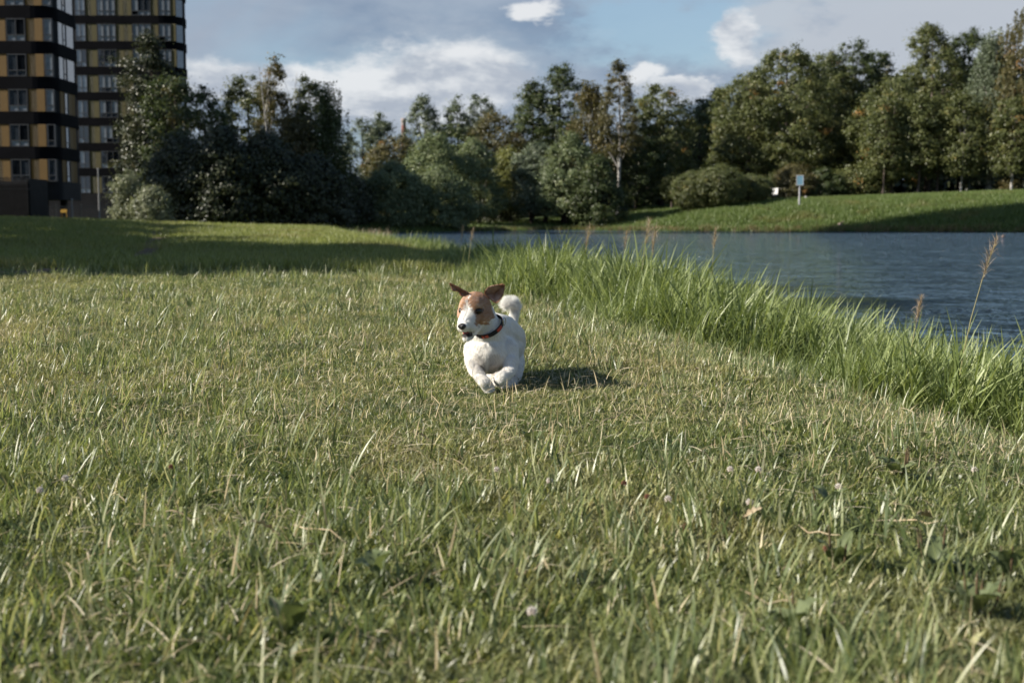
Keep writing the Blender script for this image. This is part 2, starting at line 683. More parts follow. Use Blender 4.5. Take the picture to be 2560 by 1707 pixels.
NX1 = -39.55
fp = [sub(p) for p in rrect(-62, NX1 - .12, NY + .12, 119.6, 1.7)]
fpb = [sub(p) for p in rrect(-62.1, NX1, NY, 119.75, 1.8)]
link("wall", prism("wall", fp, 3.3, 68, m_core), near)
link("overhang", prism("overhang", fpb, 1.92, 3.48, m_base), near)
for k in range(22):
    z = 3.5 + 2.99 * k
    link("band", prism("band", fpb, z + 1.90, z + 2.99, m_band), near)
    if k > 7:
        continue
    zc, zh = z + .95, 1.90
    px_cols = [(-40, -12, 'p'), (-10, 29, 'p'), (31, 78, 'w'), (81, 121, 'p')]
    for a0, a1, kind_ in px_cols:
        sh = 3.5 * k * .0     # columns stand plumb
        xa, xb = x_of(a0 - 3, 420, NY), x_of(a1 - 3, 420, NY)
        cx, wd = (xa + xb) / 2 - nb.x, xb - xa
        if kind_ == 'p':
            panel(near, cx, NY + .07 - nb.y, zc, round(wd, 2), zh, m_ochre)
        else:
            window(near, cx, NY + .06 - nb.y, zc, round(wd, 2), zh, 2, 0, 0)
    # corner window bends round; side wall
    window(near, x_of(131, 420, NY) - nb.x, NY + .055 - nb.y, zc, .72, zh, 1, 0, 0 if k < 2 else 1)
    r_ = R(45)
    window(near, NX1 - .62 - nb.x, NY + .62 - nb.y, zc, 1.15, zh, 1, r_, 1 if k > 2 else 2)
    for (y0, wd, kk) in ((114.35, 1.0, 'p'), (115.35, .9, 'w'), (116.75, 1.75, 'p')):
        if kk == 'w':
            window(near, NX1 - .1 - nb.x, y0 - nb.y, zc, wd, zh, 1, R(90), 1)
        else:
            pm = m_ochre if k < 3 else m_glass_l
            panel(near, NX1 - .1 - nb.x, y0 - nb.y, zc, wd, zh, pm, R(90))
for cx, cy in ((-60, 113), (-52, 113), (-46, 113), (-41.2, 113.6), (-41.2, 118.4)):
    link("column", box_mesh("column", .5, .5, 1.96, m_base), near, (cx - nb.x, cy - nb.y, .96))
link("entrance_wall", box_mesh("entrance_wall", 16, 2.5, 1.93, m_core), near, (-54 - nb.x, 117.5 - nb.y, .95))

# far tower
FY = 157.0
far_t = empty("apartment_tower", (-47, 159.5, 0))
tag(far_t, "farther apartment tower with olive yellow panels and rounded corner behind the dark trees", "building")
nb2 = far_t.location.copy()
xr = x_of(452, 200, FY)


def sub2(p):
    return (p[0] - nb2.x, p[1] - nb2.y)


fp = [sub2(p) for p in rrect(-60, xr - .12, FY + .12, 162.4, 2.4)]
fpb = [sub2(p) for p in rrect(-60.1, xr, FY, 162.5, 2.5)]
link("wall", prism("wall", fp, 0, 60, m_core), far_t)
link("ground_floor", prism("ground_floor", fpb, 0.0, 3.2, m_base), far_t)
for k in range(19):
    z = 3.26 + 3.03 * k
    link("band", prism("band", fpb, z + 2.06, z + 3.03, m_band), far_t)
    if k > 9:
        continue
    zc = z + 1.03
    cols_far = [(487, 556, 'w', 2), (561, 629, 'p', 0), (631, 753, 'w', 3), (756, 805, 'p', 0), (807, 857, 'p', 0), (859, 984, 'w', 3),
                (987, 1031, 'p', 0), (1034, 1114, 'w', 2), (1118, 1146, 'p', 0)]
    for a0, a1, kd, nc in cols_far:
        xa, xb = x_of(a0 / 2.613, 38, FY), x_of(a1 / 2.613, 38, FY)
        cx, wd = (xa + xb) / 2 - nb2.x, round(xb - xa, 2)
        if kd == 'p':
            panel(far_t, cx, FY + .07 - nb2.y, zc, wd, 2.05, m_olive)
        else:
            window(far_t, cx, FY + .06 - nb2.y, zc, wd, 2.05, nc, 0, 1 if k > 2 else 2)
    for ang in (-62, -28):
        aa = R(ang)
        panel(far_t, xr - 2.5 + 2.42 * math.cos(aa) - nb2.x, FY + 2.5 + 2.42 * math.sin(aa) - nb2.y, zc, 1.1, 2.05, m_olive if ang < -40 else m_glass_l, aa + R(90))

# unseen tower added to cast shade over thicket, pond and right bank
shade_tower = empty("apartment_tower", (-52, 71.5, 0))
tag(shade_tower, "slim dark shade-casting tower added beyond the left edge of the meadow", "building")
fp = [(-6, -3), (6, -3), (6, 3), (-6, 3)]
link("wall", prism("wall", fp, 0, 54, m_core), shade_tower)
for k in range(16):
    link("band", box_mesh("band", 12.2, 6.2, .95, m_band), shade_tower, (0, 0, 2.6 + 3 * k))

# slatted screen, railing, posts
m_slat = mat("weathered_dark_timber", (.018, .017, .019), .8, .2, var=.4, scale=2)
m_rail = mat("dark_painted_steel", (.03, .032, .035), .5, .4)
m_pole = mat("galvanised_steel", (.20, .20, .205), .5, .5)
xs0, xs1 = x_of(-40, 500, 100), x_of(74, 500, 100)
scr = empty("slatted_screen", ((xs0 + xs1) / 2, 100, -.3))
tag(scr, "tall dark screen of upright slats below the near tower", "fence")
L = xs1 - xs0
bm = bmesh.new()
nsl = int(L / .15)
for i in range(nsl):
    bx(bm, -L / 2 + .075 + i * .15, 0, 1.9 + .04 * math.sin(i * 2.3), .075, .05, 3.8)
o = link("slat", bm_mesh("slat", bm, m_slat), scr)
o['kind'] = 'stuff'
bm = bmesh.new()
for z in (.6, 2.9):
    bx(bm, 0, .06, z, L, .06, .12)
link("rail", bm_mesh("rail", bm, m_rail), scr)
link("screen_wall", box_mesh("screen_wall", L, .1, 3.3, m_core), scr, (0, .2, 1.6))
bm = bmesh.new()
bx(bm, L / 2 - .1, 2.1, 1.9, .1, 4.0, 3.6)
link("side_wall", bm_mesh("side_wall", bm, m_slat), scr)

xa, xb = x_of(76, 530, 106), x_of(330, 530, 106)
fen = empty("railing_fence", ((xa + xb) / 2, 106, -.1))
tag(fen, "dark steel railing running in front of both towers", "fence")
L = xb - xa
bm = bmesh.new()
for i in range(int(L / .14)):
    bx(bm, -L / 2 + .07 + i * .14, 0, .75, .03, .03, 1.45)
o = link("picket", bm_mesh("picket", bm, m_rail), fen)
o['kind'] = 'stuff'
bm = bmesh.new()
for z in (.2, 1.35):
    bx(bm, 0, .03, z, L, .04, .06)
link("rail", bm_mesh("rail", bm, m_rail), fen)
for i in range(5):
    link("post", box_mesh("post", .09, .09, 1.6, m_rail), fen, (-L / 2 + .05 + i * (L - .1) / 4, .04, .8))

for px_, top, lab in ((249, 424, "tall thin grey pole left of the sunlit bushes"), (181, 500, "short grey pole at the corner of near tower"),
                      (372, 425, "thin grey pole rising behind the sunlit bushes")):
    p = ray(px_, 545, 104)
    hh = ray(px_, top, 104).z + .1
    e = empty("lamp_post", (p.x, 104, -.1))
    tag(e, lab, "pole", "grey poles before the towers")
    v, f = tube([(0, 0, 0), (0, 0, hh)], [.075, .055], 8)
    link("pole", np_mesh("pole", v, f, m_pole, True), e)
    v, f = tube([(0, 0, 0), (0, 0, .25), (0, 0, .27)], [.12, .12, .02], 8)
    link("foot", np_mesh("foot", v, f, m_pole, True), e)
    v, f = tube([(0, 0, hh - .03), (0, 0, hh + .05), (0, 0, hh + .12)], [.07, .11, .02], 8)
    link("lamp_head", np_mesh("lamp_head", v, f, m_pole, True), e)

m_yel = mat("yellow_painted_board", (.75, .42, .06), .6, .3)
yb = ray(160, 528, 107.5)
bm = bmesh.new()
bx(bm, 0, 0, 0, .5, .03, .28, .01)
bx(bm, -.2, .03, -.55, .04, .04, 1.2)
bx(bm, .2, .03, -.55, .04, .04, 1.2)
o = link("warning_board", bm_mesh("warning_board", bm, m_yel), None, yb)
tag(o, "small yellow board glimpsed through the dark railing under near tower", "sign")

# chimney far behind the poplars
m_brick = bpy.data.materials.new("banded_chimney_brick")
m_brick.use_nodes = True
t = NT(m_brick.node_tree)
co = t.new('ShaderNodeTexCoord').outputs['Object']
s = t.new('ShaderNodeSeparateXYZ')
t.l.new(co, s.inputs[0])
fr_ = t.m('FRACT', t.m('MULTIPLY', s.outputs[2], 1 / 8.0))
t.l.new(t.mix(t.m('GREATER_THAN', fr_, .45), (.20, .09, .075), (.24, .20, .19)), t.n['Principled BSDF'].inputs['Base Color'])
t.n['Principled BSDF'].inputs['Roughness'].default_value = .9
cp = ray(1009, 296, 620)
e = empty("factory_chimney", (cp.x, 620, 0))
tag(e, "distant red and pale banded chimney rising between poplars", "chimney")
v, f = tube([(0, 0, 0), (0, 0, cp.z - 2)], [1.5, 1.15], 16)
link("stack", np_mesh("stack", v, f, m_brick, True), e)
v, f = tube([(0, 0, cp.z - 2), (0, 0, cp.z - 1.9), (0, 0, cp.z), (0, 0, cp.z + .01)], [1.15, 1.28, 1.28, .6], 16)
link("rim", np_mesh("rim", v, f, m_brick, True), e)

# ------------------------------------------------------------------ trees
G = {
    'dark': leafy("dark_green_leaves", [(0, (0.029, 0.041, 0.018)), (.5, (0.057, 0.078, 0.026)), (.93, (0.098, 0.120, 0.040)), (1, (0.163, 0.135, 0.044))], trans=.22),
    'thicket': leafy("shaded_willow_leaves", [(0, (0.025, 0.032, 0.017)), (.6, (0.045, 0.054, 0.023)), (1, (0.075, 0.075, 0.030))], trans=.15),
    'olive': leafy("olive_leaves", [(0, (0.052, 0.066, 0.025)), (.5, (0.098, 0.114, 0.040)), (.95, (0.165, 0.169, 0.058)), (1, (0.328, 0.190, 0.061))], trans=.28),
    'grey': leafy("grey_green_poplar_leaves", [(0, (0.066, 0.087, 0.055)), (.5, (0.122, 0.151, 0.094)), (1, (0.243, 0.268, 0.188))], trans=.2),
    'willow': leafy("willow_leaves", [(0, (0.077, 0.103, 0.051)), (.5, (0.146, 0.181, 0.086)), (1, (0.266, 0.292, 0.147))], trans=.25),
    'brown': leafy("autumn_tinted_leaves", [(0, (0.053, 0.052, 0.022)), (.5, (0.101, 0.093, 0.038)), (.9, (0.154, 0.127, 0.050)), (1, (0.276, 0.158, 0.056))], trans=.28),
    'silver': leafy("silvery_bush_leaves", [(0, (0.098, 0.113, 0.065)), (.5, (0.171, 0.187, 0.110)), (1, (0.309, 0.314, 0.204))], trans=.2),
    'lime': leafy("yellow_green_leaves", [(0, (0.114, 0.128, 0.037)), (1, (0.244, 0.247, 0.073))], trans=.3),
}
m_bark = mat("dark_bark", (.055, .045, .036), .9, .15, var=.5, scale=4, bump=.6)
m_bark2 = mat("pale_brown_bark", (.13, .105, .09), .9, .15, var=.4, scale=4, bump=.6)
m_birch = mat("white_birch_bark", (.52, .50, .47), .8, .2, col2=(.10, .09, .08), scale=3.2, bump=.3)

PROFILE = {
    'round': ([0, .12, .35, .6, .82, 1], [.6, .88, 1, .97, .80, .25]),
    'oak': ([0, .1, .3, .55, .8, 1], [.75, .95, 1, .97, .80, .30]),
    'cone': ([0, .1, .3, .6, .85, 1], [.85, 1, .97, .78, .46, .08]),
    'column': ([0, .15, .5, .8, 1], [.7, .95, 1, .82, .3]),
    'bush': ([0, .15, .45, .75, 1], [.85, 1, .98, .70, .12]),
    'ball': ([0, .12, .3, .5, .7, .88, 1], [.50, .78, .96, 1, .90, .62, .05]),
    'birch': ([0, .2, .45, .7, .9, 1], [.7, 1, .85, .60, .34, .06]),
}


def crown_mesh(kind, Rr, z0, z1, nclump, per, leaf, clump_r, m, seed, hollow=.5, weep=0.0, lobes=.28, flat=.65, skew=0.0, lod=1.0):
    g = np.random.default_rng(seed)
    tt = g.beta(1.15, 1.25, nclump)
    px_, pr = PROFILE[kind]
    rad = np.interp(tt, px_, pr)
    ang = g.uniform(0, 2 * np.pi, nclump)
    # big billows
    nl = 14
    la, lt, lw = g.uniform(0, 2 * np.pi, nl), g.uniform(.05, .95, nl), g.uniform(.5, 1, nl)
    bump_ = np.zeros(nclump)
    for i in range(nl):
        da = np.angle(np.exp(1j * (ang - la[i])))
        bump_ = np.maximum(bump_, lw[i] * np.exp(-(da / .75) ** 2 - ((tt - lt[i]) / .16) ** 2))
    rr = rad * (1.12 if kind in ('ball', 'bush') else 1.5 if kind in ('cone', 'column') else 1.34) * (1 - lobes + lobes * 1.35 * bump_) * (hollow + (1 - hollow) * g.uniform(0, 1, nclump) ** .45)
    zc = z0 + (z1 - z0) * tt + g.normal(0, .02 * (z1 - z0), nclump)
    cx, cy = rr * Rr * np.cos(ang) + skew * (tt - .3) * Rr, rr * Rr * np.sin(ang)
    C = np.stack([cx, cy, zc], 1)
    n = nclump * per
    ci = np.repeat(np.arange(nclump), per)
    cr = g.uniform(.6, 1.25, nclump) * clump_r
    off = g.normal(0, 1, (n, 3))
    off /= np.linalg.norm(off, axis=1)[:, None] + 1e-9
    off *= np.minimum(np.abs(g.normal(0, .62, n)) + .12, 1.7)[:, None]
    outward0 = off.copy()
    off[:, 2] *= flat
    P = C[ci] + off * cr[ci][:, None]
    if weep:
        drop = g.uniform(0, 1, n) ** 1.3 * weep
        # leaves string out below narrow twig ends
        k = g.integers(0, 5, n)
        sa = (k + ci * 7.3)
        P[:, 0] = C[ci, 0] + np.cos(sa * 2.4) * cr[ci] * .8 + g.normal(0, .05, n)
        P[:, 1] = C[ci, 1] + np.sin(sa * 2.4) * cr[ci] * .8 + g.normal(0, .05, n)
        P[:, 2] = C[ci, 2] - drop + .2 * weep
    out = np.stack([P[:, 0], P[:, 1], (P[:, 2] - (z0 + z1) / 2) * .6], 1)
    out /= np.linalg.norm(out, axis=1)[:, None] + 1e-9
    N = out * .35 + outward0 * .75 + np.array([0, 0, .35]) + g.normal(0, .45, (n, 3))
    N /= np.linalg.norm(N, axis=1)[:, None]
    T = np.cross(N, g.normal(0, 1, (n, 3)))
    T /= np.linalg.norm(T, axis=1)[:, None] + 1e-9
    B = np.cross(N, T)
    s = (leaf * g.uniform(.6, 1.3, n))[:, None]
    V = np.empty((n, 3, 3))
    V[:, 0] = P - T * s * .62
    V[:, 1] = P + B * s * .42 + T * s * .2
    V[:, 2] = P - B * s * .36 + T * s * .45
    tint = np.clip(g.normal(.45, .17, nclump)[ci] + g.normal(0, .14, n), 0, 1)
    rare = g.uniform(0, 1, nclump) < .004
    tint = np.where(rare[ci], 1.0, np.minimum(tint, .97))
    F = np.arange(n * 3).reshape(n, 3)
    return np_mesh("crown", V.reshape(-1, 3), F, m, False, {'tint': np.repeat(tint, 3)}), C


def trunk_mesh(h, r, C, m, seed, lean=0.0, nlimb=9, stems=1, z0=1.0, spread=0.0):
    g = np.random.default_rng(seed + 100)
    parts = []
    for s in range(stems):
        a = g.uniform(0, 2 * np.pi)
        sp = spread * (1 if stems > 1 else 0)
        ox, oy = (math.cos(a) * .12 * stems, math.sin(a) * .12 * stems) if stems > 1 else (0, 0)
        pts, rad = [], []
        for i in range(7):
            f = i / 6
            pts.append((ox + math.cos(a) * sp * f + lean * f + .012 * h * math.sin(3 * f + s), oy + math.sin(a) * sp * f + .01 * h * math.cos(4 * f + s), h * f - .15 * (i == 0)))
            rad.append(r * ((1.35 if i == 0 else 1) - .85 * f) / (stems ** .4))
        parts.append(tube(pts, rad, 8))
        main = pts
        pick = g.choice(len(C), min(nlimb, len(C)), replace=False)
        for c_ in C[pick]:
            f = np.clip((c_[2] / h) * .65, .12, .85)
            k = int(f * 6)
            base = Vector(main[k]).lerp(Vector(main[min(k + 1, 6)]), f * 6 - k)
            end = Vector(c_)
            mid = base.lerp(end, .5) + Vector((0, 0, .12 * (end - base).length))
            rb = r * (1 - .8 * f) * .5 / (stems ** .4)
            parts.append(tube([base, mid, end], [rb, rb * .6, rb * .2], 5))
    v, f = merge(parts)
    return np_mesh("trunk", v, f, m, True)


TSEED = [10]


def tree(name, label, cat, x, y, h, rad, kind='round', mat_='dark', z0=.15, ncl=230, per=42, leaf=.2, clump=.55, bark=m_bark, tr=None,
         group='trees around the pond', stems=1, spread=0, zb=None, **kw):
    TSEED[0] += 1
    zg = hz(x, y) if zb is None else zb
    e = empty(name, (x, y, zg))
    tag(e, label, cat, group)
    me, C = crown_mesh(kind, rad, h * z0, h, ncl, int(per * 2.3), leaf * .76, clump * 1.08, G[mat_], TSEED[0], **kw)
    link("crown", me, e)
    link("trunk", trunk_mesh(h * (.93 if kind != 'bush' else .8), tr or h * .016, C, bark, TSEED[0], stems=stems, spread=spread, nlimb=12 if h > 5 else 6), e)
    return e


def T(px_, D, top, halfpx, label, name='broadleaf_tree', cat='tree', **kw):
    """a tree standing at distance D whose crown shows about halfpx either side"""
    p = ray(px_, 400, D)
    zg = hz(p.x, D)
    h = ray(px_, top, D).z - zg
    if 'ncl' not in kw:
        rad = halfpx / F_PX * D
        area = rad * h
        kw['ncl'] = int(min(700, max(90, 12 * area)))
    return tree(name, label, cat, p.x, D, h, halfpx / F_PX * D, **kw)


# left group
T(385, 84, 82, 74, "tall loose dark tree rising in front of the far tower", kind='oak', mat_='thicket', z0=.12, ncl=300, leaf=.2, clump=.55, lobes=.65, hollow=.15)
T(440, 82, 190, 70, "dark bushy tree just right of the tallest tower-side tree", kind='oak', mat_='dark', z0=.1, lobes=.4)
T(512, 80, 225, 62, "dark tree with ragged top left of the yellowish tree", kind='oak', mat_='dark', z0=.1, lobes=.45)
T(620, 86, 192, 82, "yellowish green sunlit tree between dark tree and birch", kind='oak', mat_='olive', z0=.12, lobes=.4)
T(688, 84, 146, 44, "birch with pale leaning stems and sparse twiggy top", 'birch_tree', kind='birch', mat_='brown', z0=.35, ncl=150, per=36, bark=m_birch, tr=.14, hollow=.35, stems=3, spread=1.6, clump=.45, leaf=.17)
T(775, 85, 205, 62, "green tree with upright tips beside the weeping birch", kind='oak', mat_='olive', z0=.12, lobes=.45)
T(820, 81, 222, 56, "weeping birch with hanging strands against the sky", 'birch_tree', kind='birch', mat_='dark', z0=.25, ncl=190, per=46, weep=2.6, leaf=.17, bark=m_birch, tr=.12, hollow=.25)
T(735, 80, 290, 75, "brownish weeping birch below the tall sparse birch", 'birch_tree', kind='birch', mat_='brown', z0=.15, ncl=220, per=44, weep=1.2, leaf=.18, bark=m_birch, tr=.12)
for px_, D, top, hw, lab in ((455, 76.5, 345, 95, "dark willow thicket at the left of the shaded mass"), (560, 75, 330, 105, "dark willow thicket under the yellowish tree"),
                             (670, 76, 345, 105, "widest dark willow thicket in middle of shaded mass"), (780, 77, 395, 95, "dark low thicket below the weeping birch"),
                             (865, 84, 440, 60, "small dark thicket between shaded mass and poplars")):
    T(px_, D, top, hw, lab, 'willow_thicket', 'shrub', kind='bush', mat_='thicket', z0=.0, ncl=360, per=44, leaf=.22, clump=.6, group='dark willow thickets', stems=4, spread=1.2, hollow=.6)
T(318, 68, 432, 34, "slender grey green bush with upright tips by the poles", 'sunlit_bush', 'bush', kind='column', mat_='silver', z0=.02, ncl=120, per=40, leaf=.12, clump=.32, group='sunlit bushes before the far tower', stems=3, spread=.4, lobes=.5)
T(378, 67, 468, 50, "rounded grey green bush lit by sun beside dark thicket", 'sunlit_bush', 'bush', kind='bush', mat_='silver', z0=.02, ncl=150, per=42, leaf=.12, clump=.34, group='sunlit bushes before the far tower', stems=3, spread=.5)

# poplars and trees behind the pond
T(905, 112, 300, 48, "grey green poplar with a stepped crown left of the chimney", 'poplar_tree', kind='column', mat_='grey', z0=.08, lobes=.4)
T(950, 113, 284, 46, "grey green poplar right beside the stepped poplar", 'poplar_tree', kind='cone', mat_='grey', z0=.08, lobes=.35)
T(1062, 114, 246, 60, "cone shaped grey green poplar right of the chimney", 'poplar_tree', kind='cone', mat_='grey', z0=.05, lobes=.25)
T(1142, 114, 250, 44, "left poplar of the pair with twin tips", 'poplar_tree', kind='cone', mat_='grey', z0=.08, lobes=.3)
T(1202, 115, 243, 46, "right poplar of the pair with twin tips", 'poplar_tree', kind='column', mat_='grey', z0=.08, lobes=.35)
T(985, 104, 345, 70, "low dark maple beneath the poplars by the chimney", kind='round', mat_='brown', z0=.1)
T(1130, 106, 320, 60, "dark maple in front of the twin poplars", kind='round', mat_='dark', z0=.1, ncl=220)
T(1235, 107, 290, 72, "rust tinted maple below the tall ragged oak", kind='round', mat_='brown', z0=.1)
T(1330, 110, 205, 62, "left half of the tall ragged oaks against the cloud", 'oak_tree', kind='oak', mat_='dark', z0=.15, lobes=.6, hollow=.3)
T(1395, 110, 165, 70, "tallest ragged dark oak behind the middle of pond", 'oak_tree', kind='oak', mat_='dark', z0=.15, lobes=.6, hollow=.3)
T(1475, 106, 215, 62, "autumn tinted birch between the oak and the white trunk", 'birch_tree', kind='birch', mat_='brown', z0=.15, weep=.8, bark=m_birch, tr=.12)
T(1545, 103, 158, 52, "tall birch with bright white trunk and thin golden leaves", 'birch_tree', kind='birch', mat_='brown', z0=.42, ncl=150, per=40, bark=m_birch, tr=.16, hollow=.3, leaf=.18, clump=.45)
T(1655, 109, 218, 80, "green broad tree right of the white trunk birch", kind='oak', mat_='olive', z0=.12, lobes=.4)
T(1590, 107, 300, 70, "shaded maple standing below the white trunk birch", kind='round', mat_='dark', z0=.08)
T(1745, 125, 240, 55, "dark distant pine left of the big lime tree", 'pine_tree', kind='cone', mat_='dark', z0=.2, ncl=200, lobes=.6)
T(1790, 128, 225, 50, "second dark distant pine touching the big lime tree", 'pine_tree', kind='cone', mat_='dark', z0=.2, ncl=200, lobes=.6)

# willows along the far shore
W = dict(name='willow_bush', cat='bush', kind='bush', mat_='willow', z0=.02, group='willows along the far shore', stems=4, spread=1.0, per=44, leaf=.17, clump=.5, hollow=.6)
T(985, 86.5, 412, 92, "big rounded olive willow at the pond's left corner", **{**W, 'ncl': 400})
T(1100, 89, 425, 84, "dark willow at the water right of the rounded one", **{**W, 'ncl': 330})
T(1085, 96, 335, 92, "tall soft green willow behind the rounded one", **{**W, 'ncl': 330})
T(1185, 98, 352, 80, "soft green willow in middle of the willow row", **{**W, 'ncl': 280, 'z0': .12})
T(1270, 101, 372, 44, "yellow green young willow brighter than its neighbours", **{**W, 'mat_': 'lime', 'ncl': 190, 'z0': .2})
T(1345, 100, 360, 80, "grey willow with dark trunks showing under its crown", **{**W, 'mat_': 'grey', 'ncl': 300, 'z0': .16, 'bark': m_bark, 'tr': .22})
T(1425, 98.5, 342, 84, "tallest willow at the right of the willow row", **{**W, 'ncl': 320, 'z0': .12, 'tr': .22})
T(1495, 96.5, 390, 66, "dark willow at right end overhanging the water", **{**W, 'mat_': 'dark', 'ncl': 280})
T(1235, 103, 470, 60, "low dark bush beneath the willow row", **{**W, 'mat_': 'thicket', 'ncl': 160})

# clipped bushes and right bank
CB = dict(name='clipped_bush', cat='bush', kind='ball', mat_='olive', z0=.10, group='round clipped bushes on the bank', stems=2, spread=.3, per=60, leaf=.11, clump=.30, hollow=.82, lobes=.08)
T(1735, 98.5, 432, 50, "left dome shaped clipped bush on the bank", **{**CB, 'ncl': 330})
T(1800, 98, 415, 62, "tallest dome shaped clipped bush in the middle", **{**CB, 'ncl': 420})
T(1880, 99.5, 438, 48, "right clipped bush partly under the big lime", **{**CB, 'ncl': 280})
T(1870, 113, 190, 105, "left half of big sunlit lime above clipped bushes", 'lime_tree', kind='oak', mat_='olive', z0=.18, lobes=.4, bark=m_bark2, tr=.25)
T(1960, 113, 130, 125, "big sunlit lime tree behind the blue sign and bench", 'lime_tree', kind='oak', mat_='olive', z0=.18, lobes=.35, bark=m_bark2, tr=.28)
T(2060, 119, 140, 80, "lime with pale top between big lime and spruce", 'lime_tree', kind='oak', mat_='olive', z0=.2, lobes=.4)
T(2125, 119, 108, 72, "dark pine with dense crown right of the limes", 'pine_tree', kind='column', mat_='dark', z0=.1, lobes=.35)
T(2190, 121, 135, 52, "dark narrow pine behind the large oaks", 'pine_tree', kind='column', mat_='dark', z0=.1, lobes=.35)
T(2230, 108, 200, 95, "sunlit oak with low boughs above the bank", 'oak_tree', kind='oak', mat_='olive', z0=.12, lobes=.4, bark=m_bark2)
T(2320, 112, 62, 92, "tallest pointed oak on the right bank", 'oak_tree', kind='cone', mat_='olive', z0=.14, lobes=.45, bark=m_bark2)
T(2400, 114, 80, 80, "oak with knobbly top right of the tallest one", 'oak_tree', kind='oak', mat_='dark', z0=.14, lobes=.5)
T(2475, 106, 85, 72, "soft hanging birch near the right edge", 'birch_tree', kind='birch', mat_='grey', z0=.12, weep=1.6, bark=m_birch, tr=.2)
T(2590, 104, 12, 105, "gold tinted tall birch cut by the right edge", 'birch_tree', kind='oak', mat_='brown', z0=.12, weep=.8, bark=m_birch, tr=.2)
T(2680, 106, 60, 100, "olive tree just beyond the right edge", 'oak_tree', kind='oak', mat_='olive', z0=.12)
T(2150, 107, 415, 60, "low leafy tree at the foot of the spruce", kind='round', mat_='olive', z0=.0, ncl=150)
RB = dict(name='rounded_shrub', cat='shrub', kind='bush', mat_='dark', z0=.0, group='shrubs under the right bank trees', stems=3, spread=.6, per=42, leaf=.15, clump=.4)
T(1985, 106, 412, 60, "reddish tipped shrub behind the blue sign", **{**RB, 'mat_': 'brown', 'ncl': 210})
T(2060, 106, 425, 52, "dark green shrub right of the blue sign", **{**RB, 'ncl': 190})
T(1945, 107, 435, 30, "small dark shrub right of the white bench", **{**RB, 'ncl': 110})
T(2525, 103, 450, 24, "small brown shrub near the right edge birch", **{**RB, 'mat_': 'brown', 'ncl': 70})
for px_, D, top, lab, bk in ((1680, 104, 440, "thin young tree left of the clipped bushes", m_bark2), (1903, 103.5, 452, "thin young tree right of the clipped bushes", m_bark2)):
    T(px_, D, top, 22, lab, 'young_tree', kind='round', mat_='olive', z0=.35, ncl=70, per=34, leaf=.13, clump=.3, bark=bk, tr=.07)
for px_, D, lab, bk in ((2210, 105, "bare dark trunk at the wood's edge, leftmost", m_bark2), (2298, 105, "pale slim trunk in middle of the wood's edge", m_bark2),
                        (2345, 106, "slim brown trunk at the wood's edge near the birch", m_bark2), (2405, 104, "white birch trunk standing below the knobbly oak", m_birch),
                        (2531, 102, "thick white birch trunk by the right edge", m_birch)):
    T(px_, D, 240, 40, lab, 'woodland_tree', kind='column', mat_='olive', z0=.20, ncl=190, per=36, bark=bk, tr=.10)

# trees beyond the left edge that shade the meadow
EDGE = (("nearest", -18, 12.0, 12.3, 3.0), ("second nearest", -19.5, 15.0, 12.9, 3.2), ("third nearest", -22, 18.3, 12.6, 3.1), ("middle", -25, 23.0, 10.6, 3.6),
        ("middle broad", -27.5, 27.6, 11.0, 4.2), ("second farthest", -30, 32.5, 11.8, 4.6), ("farthest", -34, 38.5, 13.2, 5.0))
for lab, x, y, h, r_ in EDGE:
    tree("broadleaf_tree", lab + " leafy tree beyond the meadow's left edge", "tree", x, y, h, r_, kind='oak', mat_='dark', z0=.08, ncl=300, per=34, leaf=.46, clump=.85, hollow=.1, lobes=.12, group='trees beyond the left edge')

# deep wood filling the gaps behind the trees
g = np.random.default_rng(77)
n = 62000
fx = g.uniform(-30, 75, n)
top = np.interp(fx, [-30, -12, 10, 20, 30, 75], [4.0, 5.0, 6.5, 9.0, 12, 13]) * (1 + .12 * np.sin(fx * 1.3) + .08 * np.sin(fx * 3.7))
P = np.stack([fx, 132 + g.uniform(0, 9, n) + .1 * fx, g.uniform(0, 1, n) ** 1.25 * top], 1)
N = g.normal(0, .6, (n, 3)) + np.array([-.2, -.6, .4])
N /= np.linalg.norm(N, axis=1)[:, None]
T_ = np.cross(N, g.normal(0, 1, (n, 3)))
T_ /= np.linalg.norm(T_, axis=1)[:, None]
B_ = np.cross(N, T_)
s = g.uniform(.3, .55, n)[:, None]
V = np.stack([P - T_ * s, P + B_ * s * .6, P + T_ * s, P - B_ * s * .6], 1)
V[:, :, 2] += height(P[:, 0], P[:, 1])[:, None] - .2
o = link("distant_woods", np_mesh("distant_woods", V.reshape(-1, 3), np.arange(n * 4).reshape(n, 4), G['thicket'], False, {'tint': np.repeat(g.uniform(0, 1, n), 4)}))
tag(o, "dark wood closing the view behind the bank trees", "woods", kind='stuff')

# ------------------------------------------------------------------ sign, bench, stones, birds
m_blue = mat("pale_blue_sign_paint", (.20, .36, .46), .45, .4, var=.1, scale=2)
m_white = mat("white_paint", (.55, .55, .54), .6, .3)
m_steel = mat("grey_post_paint", (.36, .36, .37), .5, .4)
sp = ray(1998, 519, 94)
zg = hz(sp.x, 94)
e = empty("park_sign", (sp.x, 94, zg), R(-6))
tag(e, "pale blue rectangular notice board on a grey post on the bank", "sign")
pt = ray(1998, 440, 94).z - zg
v, f = tube([(0, 0, -.2), (0, 0, pt - .3)], [.065, .06], 10)
link("post", np_mesh("post", v, f, m_steel, True), e)
bm = bmesh.new()
bx(bm, 0, -.10, pt - .32, .44, .03, .66, .006)
link("board", bm_mesh("board", bm, m_blue), e)
bm = bmesh.new()
for s_ in (-1, 1):
    bx(bm, s_ * .235, -.10, pt - .32, .035, .05, .74)
    bx(bm, 0, -.10, pt - .32 + s_ * .35, .435, .048, .035)
link("frame", bm_mesh("frame", bm, m_white), e)
bm = bmesh.new()
